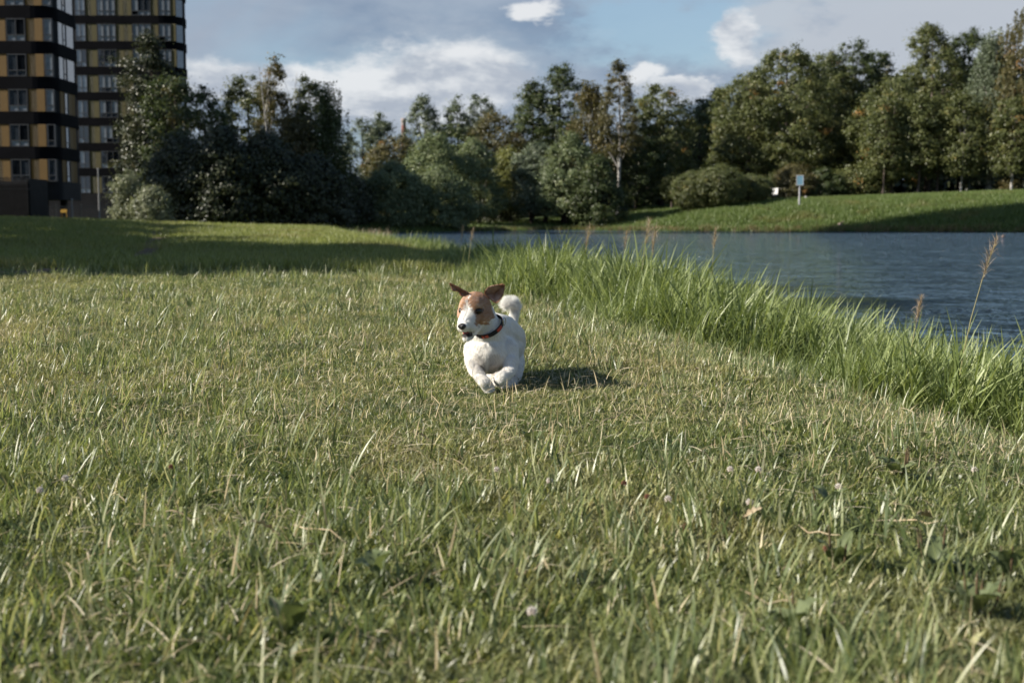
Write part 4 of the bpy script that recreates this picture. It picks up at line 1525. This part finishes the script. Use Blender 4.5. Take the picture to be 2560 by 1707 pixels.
m_spike = mat("brown_seed_spike", (.13, .095, .055), .9, .1, var=.5, scale=120)
gr = random.Random(9)
WEEDS = [(2240, 1205, 5, 3, "plantain rosette with brown spikes in its dark hollow"), (2070, 1290, 3, 1, "single pale plantain with a torn leaf right of centre"), (950, 1480, 3, 0, "pale green weed with curled leaf in left centre foreground"),
         (1330, 1135, 3, 0, "small weed with pale notched leaves under the dog's shadow"), (2100, 1440, 4, 2, "broad leaved weed in the right foreground"), (2440, 1560, 5, 4, "plantain with many brown spikes at lower right"),
         (2520, 1470, 4, 2, "broad weed cut by the right edge"), (720, 1620, 5, 0, "dark dock leaves at the bottom left of centre"), (1980, 1620, 4, 2, "grey green weed at the bottom right of centre"),
         (2330, 1440, 3, 3, "sparse plantain with thin spikes right of the broad weed"), (30, 1240, 3, 0, "pale weed leaves at the left edge")]
for px_, py_, nl, ns, lab in WEEDS:
    p = ground_at(px_, py_)
    e = empty("plantain_weed", p, gr.uniform(0, 6))
    tag(e, lab, "weed", "broad leaved weeds in the lawn")
    for i in range(nl):
        v, f = broad_leaf(gr.uniform(.035, .06), gr.uniform(.010, .016), gr.uniform(.012, .028), gr)
        o = link("leaf", np_mesh("leaf", v, f, m_leaf, True, {'tint': np.full(len(v), gr.random())}), e, (0, 0, .012))
        o.rotation_euler = (gr.uniform(-.3, .3), gr.uniform(-.6, -.1), i * 6.28 / nl + gr.uniform(-.4, .4))
    for i in range(ns):
        h_ = gr.uniform(.045, .075)
        dx_, dy_ = gr.uniform(-.02, .02), gr.uniform(-.02, .02)
        v, f = tube([(dx_ * .3, dy_ * .3, 0), (dx_, dy_, h_ * .5), (dx_, dy_, h_ * .52), (dx_ * 1.1, dy_ * 1.1, h_ * .8), (dx_ * 1.2, dy_ * 1.2, h_)], [.0008, .0008, .0018, .0017, .0005], 7)
        link("seed_spike", np_mesh("seed_spike", v, f, m_spike, True), e)

m_dead = mat("dead_leaf", (.30, .23, .14), .8, .2, col2=(.44, .37, .25), scale=40)
DEAD = [(2545, 1040, .05, "curled pale dead leaf at the right edge of the lawn"), (1855, 1352, .035, "short pale stalk piece in the right foreground"), (1072, 1145, .03, "white chewed stalk piece below and left of the dog"),
        (218, 968, .03, "pale grey feather standing in the left grass"), (860, 768, .05, "tan dead leaf in the dry patch left of the dog"), (1740, 955, .03, "pale dead leaf in grass right of the dog's shadow"),
        (700, 1400, .045, "tan folded dead leaf in the left foreground"), (2330, 1350, .05, "pale dead leaf among the right weeds")]
for px_, py_, L_, lab in DEAD:
    p = ground_at(px_, py_)
    v, f = broad_leaf(L_, L_ * .16, .010, gr)
    o = link("dead_leaf", np_mesh("dead_leaf", v, f, m_dead, True), None, p + Vector((0, 0, .035)))
    o.rotation_euler = (gr.uniform(-.6, .6), gr.uniform(-.4, .1), gr.uniform(0, 6))
    tag(o, lab, "leaf", "dead leaves and stalks on the lawn")

# long fallen stalks
STK = [((130, 1245), (258, 1183), "arched tan stalk lying in the left lawn"), ((410, 1330), (500, 1335), "straight pale stalk in the left foreground"), ((735, 1365), (860, 1400), "bent tan stalk left of centre foreground"),
       ((1995, 1360), (2100, 1382), "pale stalk lying below the white clover"), ((2235, 1330), (2345, 1365), "jointed pale stalk right foreground"), ((735, 1435), (805, 1420), "short tan stalk beside the folded leaf"),
       ((1850, 1540), (1990, 1556), "long straw stalk across the bottom right"), ((1500, 1080), (1570, 1062), "pale stalk catching sun below the shadow")]
for (x0, y0), (x1, y1), lab in STK:
    p0, p1 = ground_at(x0, y0), ground_at(x1, y1)
    mid = (p0 + p1) / 2
    up = .03
    e = []
    for f_ in (0, .25, .5, .75, 1):
        q_ = p0.lerp(p1, f_) - mid
        e.append((q_.x, q_.y, q_.z + up + .007 * math.sin(f_ * 3.1 + x0) + .004 * math.sin(f_ * 9 + y0)))
    v, f = tube(e, [.0008, .0013, .0012, .0010, .0005], 6)
    o = link("fallen_stalk", np_mesh("fallen_stalk", v, f, m_dead, True), None, mid)
    tag(o, lab, "stalk", "fallen stalks on the lawn")
#@@ENDGRASS
# ------------------------------------------------------------------ dog
YD = 3.55


def DP(cx, cy, d):
    return ray(1080 + cx / 4.61, 680 + cy / 4.61, YD + d)


CU = .000241


def smooth_union(name, balls, voxel, iters):
    """one continuous skin grown over a chain of overlapping balls (centre, radii, rotation)"""
    bm = bmesh.new()
    for c_, rad, rot in balls:
        r_ = bmesh.ops.create_icosphere(bm, subdivisions=2, radius=1.0)
        M = Matrix.Translation(c_) @ (rot.to_4x4() if rot else Matrix.Identity(4)) @ Matrix.Diagonal((*rad, 1))
        bmesh.ops.transform(bm, matrix=M, verts=r_['verts'])
    me = bpy.data.meshes.new("tmp")
    bm.to_mesh(me)
    bm.free()
    o = bpy.data.objects.new("tmp", me)
    COL.objects.link(o)
    md = o.modifiers.new("r", 'REMESH')
    md.mode = 'VOXEL'
    md.voxel_size = voxel
    ms = o.modifiers.new("s", 'SMOOTH')
    ms.factor = .5
    ms.iterations = iters
    dg = bpy.context.evaluated_depsgraph_get()
    dg.update()
    res = bpy.data.meshes.new_from_object(o.evaluated_get(dg))
    res.name = name
    bpy.data.objects.remove(o)
    bpy.data.meshes.remove(me)
    return res


balls = []


def chain(pts, n=8):
    """pts: (Vector, radius)"""
    for (a_, ra), (b_, rb) in zip(pts[:-1], pts[1:]):
        for i in range(n):
            f_ = i / n
            r_ = ra * (1 - f_) + rb * f_
            balls.append((a_.lerp(b_, f_), (r_, r_, r_), None))
    a_, ra = pts[-1]
    balls.append((a_, (ra, ra, ra), None))


S = DP(492, 402, .02)
yaw, pit = R(20), R(8)
Fv = Vector((-math.sin(yaw) * math.cos(pit), -math.cos(yaw) * math.cos(pit), -math.sin(pit)))
Rv = Vector((math.cos(yaw), -math.sin(yaw), 0))
Uv = Fv.cross(Rv)
if Uv.z < 0:
    Uv = -Uv
Hrot = Matrix((Rv, -Fv, Uv)).transposed()


def H(f_, r_, u_):
    return S + Fv * f_ + Rv * r_ + Uv * u_


def hball(f_, r_, u_, sf, sr, su):
    balls.append((H(f_, r_, u_), (sr, sf, su), Hrot))


# head
hball(-.004, 0, 0, .050, .045, .042)
hball(.020, 0, .008, .032, .036, .030)
for s_ in (-1, 1):
    hball(.004, s_ * .027, -.018, .034, .021, .027)
    hball(.034, s_ * .019, .011, .012, .013, .008)
    hball(.058, s_ * .011, -.040, .028, .013, .014)
chain([(H(.030, 0, -.016), .028), (H(.058, 0, -.028), .0215), (H(.086, 0, -.036), .0165)])
hball(.091, 0, -.037, .010, .013, .011)
chain([(H(.008, 0, -.046), .023), (H(.042, 0, -.060), .0165), (H(.072, 0, -.069), .0105)])
# neck, trunk
chain([(H(-.016, .004, -.012), .039), (DP(615, 590, .05), .037), (DP(645, 760, .08), .052)])
chain([(DP(700, 640, .095), .042), (DP(790, 705, .17), .055), (DP(840, 780, .26), .062)])
chain([(DP(645, 850, .085), .058), (DP(690, 880, .11), .064), (DP(775, 850, .20), .067), (DP(835, 825, .30), .065), (DP(865, 800, .37), .054)], 10)
balls.append((DP(645, 930, .065), (.056, .05, .056), None))      # breast
balls.append((DP(650, 1050, .075), (.034, .04, .030), None))
# shoulders
for cx, cy, d, r_ in ((490, 910, .075, .030), (478, 990, .065, .025), (865, 910, .085, .032), (890, 1000, .075, .027)):
    balls.append((DP(cx, cy, d), (r_, r_, r_ * 1.25), None))
# fore legs folded up in mid stride
chain([(DP(475, 1030, .055), .0215), (DP(495, 1130, .035), .0170), (DP(550, 1205, .005), .0140), (DP(600, 1260, -.008), .0140), (DP(635, 1308, .002), .0148), (DP(655, 1343, .008), .0125)])
chain([(DP(900, 1030, .06), .0225), (DP(895, 1125, .04), .0175), (DP(858, 1178, .010), .0150), (DP(800, 1215, -.008), .0150), (DP(775, 1245, .010), .0135), (DP(785, 1275, .035), .010)])
# hind legs reaching forward under the belly
chain([(DP(890, 920, .32), .044), (DP(945, 1060, .25), .031), (DP(960, 1180, .18), .0190), (DP(945, 1258, .15), .0130), (DP(900, 1312, .11), .0125), (DP(862, 1342, .08), .0135)])
chain([(DP(740, 960, .33), .040), (DP(720, 1110, .26), .028), (DP(705, 1220, .19), .018), (DP(720, 1285, .17), .013), (DP(727, 1325, .12), .012)])
for cx, cy, d in ((880, 1364, .066), (854, 1364, .064), (830, 1350, .070)):
    balls.append((DP(cx, cy, d), (.0072, .012, .0070), None))
for cx, cy, d in ((627, 1352, .0), (653, 1362, -.002), (679, 1350, .002)):
    balls.append((DP(cx, cy, d), (.0068, .009, .009), None))
# tail curling up over the rump
TAIL = [DP(890, 660, .40), DP(925, 570, .43), DP(955, 480, .44), DP(960, 410, .44), DP(930, 362, .43), DP(880, 360, .42), DP(838, 392, .41)]
chain([(TAIL[0], .017), (TAIL[1], .0125), (TAIL[2], .0105), (TAIL[3], .0105), (TAIL[4], .011), (TAIL[5], .010), (TAIL[6], .007)])

body_me = smooth_union("body", balls, .0032, 7)
nv = len(body_me.vertices)
co = np.empty(nv * 3)
body_me.vertices.foreach_get('co', co)
co = co.reshape(-1, 3)
Sn, Fn, Rn, Un = (np.array(v) for v in (S, Fv, Rv, Uv))
chest = np.array(DP(650, 1090, .03))
nostril = H(.106, 0, -.0285)


def coat(P):
    """coat colour by place on the animal, in the head's own frame"""
    q = P - Sn
    f_, r_, u_ = q @ Fn, q @ Rn, q @ Un
    wob = .003 * np.sin(r_ * 260 + u_ * 190) + .002 * np.sin(f_ * 410 + r_ * 130)
    white = np.array([.90, .875, .82])
    tan = np.array([.50, .30, .175])
    tan2 = np.array([.36, .19, .105])
    c = np.tile(white, (len(P), 1))
    top = f_ > (-.045 + wob)
    head = (np.abs(f_) < .075) & (np.abs(r_) < .065) & (u_ > -.050) & top
    head &= ~((r_ > .030) & (f_ < -.020 + wob)) & ~((u_ < -.036) & (f_ < .000 + wob))
    blaze = (np.abs(r_ + .001) < .0014 + wob * .3) & (u_ < .040) & (f_ > .0)
    fade = (u_ > .036)
    muzz = ((f_ > .050) & (np.abs(r_) < .001 + wob + (f_ - .050) * 1.15)) | (f_ > .073 + wob) | ((f_ > .044 + wob) & (u_ < -.034)) | (u_ < -.050 + wob * 2 + .25 * np.clip(f_, -.02, .05))
    tanm = head & ~muzz & ~(blaze & ~fade)
    k = (.5 + .5 * np.sin(r_ * 90 + 1) * np.sin(u_ * 120))[:, None]
    c = np.where(tanm[:, None], tan * (1 - .45 * k) + tan2 * .45 * k, c)
    # darker rims of the eyes, pale eyebrow flecks
    for s_ in (-1, 1):
        de = np.hypot(r_ - s_ * .0245, (u_ + .004) * 1.25)
        m_ = (de < .0112) & (f_ > .02)
        c = np.where(m_[:, None], np.array([.10, .055, .035]), c)
        m_ = (np.hypot(r_ - s_ * .024, (u_ - .0125) * 2.2) < .009) & (f_ > .02)
        c = np.where(m_[:, None], np.array([.58, .40, .26]), c)
    # lips
    lip = (f_ > .028) & (np.abs(u_ + .0555 - .012 * np.clip((.05 - f_) / .05, 0, 1)) < .0030)
    lip |= (f_ > .060) & (u_ < -.058) & (u_ > -.067)
    c = np.where((lip & (f_ < .12) & (np.abs(r_) < .04))[:, None], np.array([.045, .035, .035]), c)
    # thin greyish hair at armpits and breast, belly shade painted into the colour
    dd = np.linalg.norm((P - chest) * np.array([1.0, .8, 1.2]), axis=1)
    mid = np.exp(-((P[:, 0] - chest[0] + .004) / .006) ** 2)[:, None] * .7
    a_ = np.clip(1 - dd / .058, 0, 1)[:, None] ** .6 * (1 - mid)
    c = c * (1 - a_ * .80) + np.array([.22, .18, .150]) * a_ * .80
    return c


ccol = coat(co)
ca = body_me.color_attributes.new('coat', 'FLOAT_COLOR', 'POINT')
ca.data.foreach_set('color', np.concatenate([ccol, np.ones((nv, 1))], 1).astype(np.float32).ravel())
body_me.polygons.foreach_set('use_smooth', np.ones(len(body_me.polygons), dtype=bool))
m_skin = bpy.data.materials.new("dog_skin")
m_skin.use_nodes = True
t = NT(m_skin.node_tree)
at = t.new('ShaderNodeAttribute', attribute_name='coat')
t.l.new(t.mix(.25, at.outputs['Color'], (.55, .38, .30), 'MULTIPLY'), t.n['Principled BSDF'].inputs['Base Color'])
t.n['Principled BSDF'].inputs['Roughness'].default_value = .8
body_me.materials.clear()
body_me.materials.append(m_skin)
dz = hz(0, YD)
base = Vector((S.x + .03, YD + .15, dz))
dog = empty("dog", base)
tag(dog, "small white terrier with tan head and orange and black collar running towards the camera", "dog")
body = link("body", body_me, dog)
body.location = -base
bvh = BVHTree.FromPolygons([tuple(v) for v in co], [tuple(p.vertices) for p in body_me.polygons])


def onto(p, direction=None):
    """closest point of the skin"""
    h_ = bvh.find_nearest(p)
    return h_[0], h_[1]


m_eye = mat("dark_brown_eye", (.010, .006, .004), .12, .45)
m_nose = mat("wet_black_nose", (.012, .011, .012), .32, .6, bump=.4, scale=60)
m_ear = mat("brown_ear_skin", (.21, .11, .07), .8, .2, col2=(.40, .27, .21), scale=30)
m_tongue = mat("red_tongue", (.34, .07, .06), .4, .5)
EYES = []
for s_ in (-1, 1):
    p, n_, _i, _d = bvh.ray_cast(H(.14, s_ * .0245, -.0035), -Fv)
    bm = bmesh.new()
    bmesh.ops.create_uvsphere(bm, u_segments=16, v_segments=12, radius=.0090)
    EYES.append(p - Fv * .0022)
    e = link("eye", bm_mesh("eye", bm, m_eye, True), dog, EYES[-1] - base)
p = H(.100, 0, -.0335)
bm = bmesh.new()
bmesh.ops.create_uvsphere(bm, u_segments=20, v_segments=14, radius=1)
for v in bm.verts:
    x_, y_, z_ = v.co
    wz = 1 - .22 * max(0, -z_)
    v.co = Vector((x_ * .0118 * wz, y_ * .0090, z_ * .0092))
    for s_ in (-1, 1):
        dd = math.hypot(v.co.x - s_ * .0055, v.co.z + .001)
        if y_ < 0 and dd < .0032:
            v.co.y += .0035 * (1 - dd / .0032)
o = link("nose", bm_mesh("nose", bm, m_nose, True), dog, p - base)
o.rotation_euler = Hrot.to_euler()
bm = bmesh.new()
bmesh.ops.create_uvsphere(bm, u_segments=14, v_segments=8, radius=1)
bmesh.ops.scale(bm, vec=(.0085, .020, .0035), verts=bm.verts)
o = link("tongue", bm_mesh("tongue", bm, m_tongue, True), dog, H(.070, 0, -.0560) - base)
o.rotation_euler = Hrot.to_euler()


EARS = []


def ear(outline, centre):
    """outline points (crop x, crop y, depth); a shallow cup of skin with thickness"""
    ring = [DP(*p_) for p_ in outline]
    n_ = len(ring)
    fine = []
    for i in range(n_):      # closed catmull-rom
        p0, p1, p2, p3 = ring[i - 1], ring[i], ring[(i + 1) % n_], ring[(i + 2) % n_]
        for k_ in range(3):
            t_ = k_ / 3
            fine.append(.5 * ((2 * p1) + (p2 - p0) * t_ + (2 * p0 - 5 * p1 + 4 * p2 - p3) * t_ * t_ + (3 * p1 - p0 - 3 * p2 + p3) * t_ ** 3))
    c_ = DP(*centre)
    bm = bmesh.new()
    rings = []
    for lev in (1.0, .8, .55, .28):
        rings.append([bm.verts.new(c_.lerp(q_, lev) + (Vector((0, .004, 0)) * (1 - lev) * 0)) for q_ in fine])
    cv = bm.verts.new(c_)
    m_ = len(fine)
    for a_, b_ in zip(rings[:-1], rings[1:]):
        for i in range(m_):
            bm.faces.new((a_[i], a_[(i + 1) % m_], b_[(i + 1) % m_], b_[i]))
    for i in range(m_):
        bm.faces.new((rings[-1][i], rings[-1][(i + 1) % m_], cv))
    bmesh.ops.recalc_face_normals(bm, faces=bm.faces)
    me = bm_mesh("ear", bm, m_ear, True)
    o = link("ear", me, dog, -base)
    EARS.append(me)
    md = o.modifiers.new("t", 'SOLIDIFY')
    md.thickness = .0026
    md.offset = 0
    return o, me


earR, earR_me = ear([(618, 262, .012), (612, 222, .008), (648, 178, .006), (700, 158, .006), (770, 146, .010), (832, 148, .018), (830, 205, .016), (808, 285, .014), (745, 352, .012), (700, 335, .012)], (715, 255, .032))
earL, earL_me = ear([(335, 275, .008), (318, 236, .004), (290, 214, .000), (240, 214, -.004), (222, 172, -.006), (203, 132, -.008), (250, 148, -.006), (300, 172, -.002), (355, 202, .004), (418, 238, .010), (415, 275, .014)], (325, 222, .014))

# collar
ax = (H(-.01, 0, -.02) - DP(672, 790, .085)).normalized()
cc = DP(645, 625, .052)
e1 = Vector((1, 0, 0)) - ax * ax.x
e1.normalize()
e2 = ax.cross(e1)
m_web = mat("black_collar_webbing", (.015, .015, .017), .7, .3)
m_red = mat("orange_red_collar_patch", (.42, .065, .035), .6, .3)
m_metal = mat("steel_ring", (.6, .6, .6), .25, .5, metal=1)


def band(a0, a1, r_, wd, th, m, nm, n_=48):
    bm = bmesh.new()
    prev = None
    full = a1 - a0 > 359
    first = None
    for i in range(n_ + (0 if full else 1)):
        a_ = R(a0 + (a1 - a0) * i / n_)
        d_ = e1 * math.cos(a_) + e2 * math.sin(a_)
        sec = [bm.verts.new(cc - base + d_ * (r_ + o_) + ax * z_ * wd / 2) for o_, z_ in ((0, -1), (th, -1), (th, 1), (0, 1))]
        if prev:
            for k_ in range(4):
                bm.faces.new((prev[k_], prev[(k_ + 1) % 4], sec[(k_ + 1) % 4], sec[k_]))
        else:
            first = sec
            if not full:
                bm.faces.new(sec)
        prev = sec
    if full:
        for k_ in range(4):
            bm.faces.new((prev[k_], prev[(k_ + 1) % 4], first[(k_ + 1) % 4], first[k_]))
    else:
        bm.faces.new(prev[::-1])
    bmesh.ops.recalc_face_normals(bm, faces=bm.faces)
    return bm_mesh(nm, bm, m, True)


RC = .0425
collar = link("collar", band(0, 360, RC, .0125, .003, m_web, "collar"), dog)


def ang_of(p_):
    q_ = p_ - cc
    return math.degrees(math.atan2(q_.dot(e2), q_.dot(e1)))


for px_, py_, d_, hw in ((612, 735, .0, 6), (748, 620, .02, 13), (783, 530, .05, 9), (545, 735, .0, 4)):
    a_ = ang_of(DP(px_, py_, d_))
    link("patch", band(a_ - hw, a_ + hw, RC + .0025, .0100, .0014, m_red, "patch", 10), collar)
a_ = R(ang_of(DP(788, 560, .04)))
rp = cc - base + (e1 * math.cos(a_) + e2 * math.sin(a_)) * (RC + .007)
bm = bmesh.new()
for i in range(20):
    for k_ in range(6):
        A_, B_2 = 2 * math.pi * i / 20, 2 * math.pi * k_ / 6
        bm.verts.new(((.0085 + .0011 * math.cos(B_2)) * math.cos(A_), .0011 * math.sin(B_2), (.0115 + .0011 * math.cos(B_2)) * math.sin(A_)))
bm.verts.ensure_lookup_table()
for i in range(20):
    for k_ in range(6):
        bm.faces.new([bm.verts[q_] for q_ in (i * 6 + k_, i * 6 + (k_ + 1) % 6, ((i + 1) % 20) * 6 + (k_ + 1) % 6, ((i + 1) % 20) * 6 + k_)])
o = link("ring", bm_mesh("ring", bm, m_metal, True), collar, rp)
o.rotation_euler = (R(8), R(-25), R(60))

# fur: individual hairs rooted in the skin
polys = np.array([tuple(p.vertices) + ((p.vertices[2],) if len(p.vertices) == 3 else ()) for p in body_me.polygons])
A, B_, C_, D_ = (co[polys[:, i]] for i in range(4))
nrm = np.cross(B_ - A, D_ - A) + np.cross(C_ - B_, A - B_)
area = np.linalg.norm(nrm, axis=1)
nrm /= area[:, None] + 1e-12
cen = (A + C_) / 2
q = cen - Sn
hf, hr, hu = q @ Fn, q @ Rn, q @ Un
is_head = (np.linalg.norm(q, axis=1) < .075) | (hf > .02)
is_head &= cen[:, 1] < S.y + .06
tailp = np.array([tuple(v) for v in TAIL[1:]])
d_tail = np.min(np.linalg.norm(cen[:, None, :] - tailp[None], axis=2), axis=1)
is_tail = d_tail < .035
is_leg = (cen[:, 2] < DP(0, 1130, .05).z) & ~is_head
wgt = area * np.where(is_head, 2.6, 1.0) * np.where(is_tail, 2.6, 1.0)
gf = np.random.default_rng(21)
NH = 130000
pick = gf.choice(len(cen), NH, p=wgt / wgt.sum())
u_, v_ = gf.uniform(0, 1, (2, NH, 1))
root = A[pick] * (1 - u_) * (1 - v_) + B_[pick] * u_ * (1 - v_) + C_[pick] * u_ * v_ + D_[pick] * (1 - u_) * v_
N_ = nrm[pick]
qh = root - Sn
hf, hr, hu = qh @ Fn, qh @ Rn, qh @ Un
ih, it, il = is_head[pick], is_tail[pick], is_leg[pick]
# direction the coat lies
flow = np.tile(np.array([.10, .55, -.60]), (NH, 1))
front = root[:, 1] < YD + .12
flow = np.where((front & ~ih)[:, None], np.array([0, .1, -1.0]), flow)
hflow = -Fn * .8 + Un * .1 + Rn * np.sign(hr)[:, None] * .35
muz = ih & (hf > .045)
side = np.clip((-.016 - hu) / .02, 0, 1)[:, None]
hflow = np.where(muz[:, None], (-Fn * .9 + Rn * np.sign(hr)[:, None] * .35) * (1 - side) + (-Fn * .35 - Un * .8 + Rn * np.sign(hr)[:, None] * .45) * side, hflow)
flow = np.where(ih[:, None], hflow, flow)
tt_ = tailp[np.argmin(np.linalg.norm(root[:, None, :] - tailp[None], axis=2), axis=1)]
flow = np.where(it[:, None], (root - tt_) * 10 + np.array([-.1, 0, .35]), flow)
flow = np.where((il & ~it)[:, None], np.array([.05, .2, -1.0]), flow)
cl = np.sin(root[:, 0] * 190 + np.sin(root[:, 2] * 140) * 2) * .22
flow = flow + gf.normal(0, .16, (NH, 3))
flow[:, 0] += cl
flow -= N_ * np.sum(flow * N_, axis=1)[:, None]
flow /= np.linalg.norm(flow, axis=1)[:, None] + 1e-9
ln = np.where(ih, .0065, .0105) * gf.uniform(.6, 1.25, NH)
ln = np.where(muz, .0105 * gf.uniform(.5, 1.4, NH), ln)
ln = np.where(ih & (hf > .088), .0035, ln)
ln = np.where(ih & (hu < -.062), .009 * gf.uniform(.5, 1.4, NH), ln)
lipz = ih & (hf > .03) & (hu < -.048) & (hu > -.070)
ln = np.where(lipz, .0045, ln)
zt_ = DP(950, 450, .44).z
ln = np.where(it, np.where(root[:, 2] > zt_, .0185, .010) * gf.uniform(.5, 1.3, NH), ln)
ln = np.where(il, .0085 * gf.uniform(.5, 1.3, NH), ln)
lift = np.where(it, 1.1, np.where(muz, .55, .34))[:, None]
d0 = flow + N_ * lift
d0 /= np.linalg.norm(d0, axis=1)[:, None]
d1 = flow + N_ * lift * .35
d1 /= np.linalg.norm(d1, axis=1)[:, None]
# keep hair off the eyes and the nose
ok = np.ones(NH, dtype=bool)
for s_ in (-1, 1):
    de_ = np.linalg.norm(root - np.array(EYES[0 if s_ < 0 else 1]), axis=1)
    ok &= de_ > .0105
    ln = np.where(de_ < .020, np.minimum(ln, .004), ln)
ok &= ~((np.linalg.norm(root - np.array(H(.100, 0, -.0335)), axis=1) < .0125))
root, d0, d1, ln = root[ok], d0[ok], d1[ok], ln[ok][:, None]
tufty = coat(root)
NH = len(root)
tufty *= np.clip(gf.normal(1, .10, (NH, 1)), .6, 1.25)
pale = (gf.uniform(0, 1, NH) < .16)[:, None]
tufty = np.where(pale, tufty * .55 + .36, tufty)
eR, eD, eC = [], [], []
for me_ in EARS:
    vv = np.array([tuple(v.co) for v in me_.vertices])
    ff = np.array([tuple(p.vertices)[:3] for p in me_.polygons])
    ctr = vv.mean(0)
    k_ = gf.integers(0, len(ff), 3800)
    w3 = gf.dirichlet((1, 1, 1), 3800)
    P_ = (vv[ff[k_]] * w3[:, :, None]).sum(1)
    rim = np.linalg.norm(P_ - ctr, axis=1)
    keepr = gf.uniform(0, 1, 3800) < np.clip((rim / rim.max()) ** 2 * 1.3, .15, 1)
    P_ = P_[keepr]
    d_ = (P_ - ctr) * 18 + np.array([0, -.35, .1]) + gf.normal(0, .25, P_.shape)
    d_ /= np.linalg.norm(d_, axis=1)[:, None]
    eR.append(P_ - np.array([0, .0012, 0]))
    eD.append(d_)
    eC.append(np.tile(np.array([.40, .20, .11]), (len(P_), 1)) * gf.uniform(.5, 1.2, (len(P_), 1)))
eR, eD, eC = np.concatenate(eR), np.concatenate(eD), np.concatenate(eC)
root, d0, d1 = np.concatenate([root, eR]), np.concatenate([d0, eD]), np.concatenate([d1, eD])
ln = np.concatenate([ln, gf.uniform(.002, .0055, (len(eR), 1))])
tufty = np.concatenate([tufty, eC])
NH = len(root)
H4 = np.stack([root - d0 * .001, root + d0 * ln * .33, root + d0 * ln * .55 + d1 * ln * .12 * 1, root + d0 * ln * .5 + d1 * ln * .5], 1)
H4 -= np.array(base)
hc = bpy.data.hair_curves.new("fur")
hc.add_curves([4] * NH)
hc.points.foreach_set('position', H4.astype(np.float32).ravel()) if hasattr(hc.points[0], 'position') else None
ra = hc.attributes.get('radius') or hc.attributes.new('radius', 'FLOAT', 'POINT')
ra.data.foreach_set('value', np.tile(np.array([.00026, .00025, .00019, .00006], dtype=np.float32), NH))
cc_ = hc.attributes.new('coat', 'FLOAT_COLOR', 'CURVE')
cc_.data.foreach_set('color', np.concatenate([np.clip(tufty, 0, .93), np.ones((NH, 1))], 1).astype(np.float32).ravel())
m_fur = bpy.data.materials.new("dog_fur")
m_fur.use_nodes = True
t = NT(m_fur.node_tree)
at = t.new('ShaderNodeAttribute', attribute_name='coat')
b = t.n['Principled BSDF']
t.l.new(at.outputs['Color'], b.inputs['Base Color'])
b.inputs['Roughness'].default_value = .55
b.inputs['Specular IOR Level'].default_value = .25
hc.materials.append(m_fur)
link("fur", hc, dog)
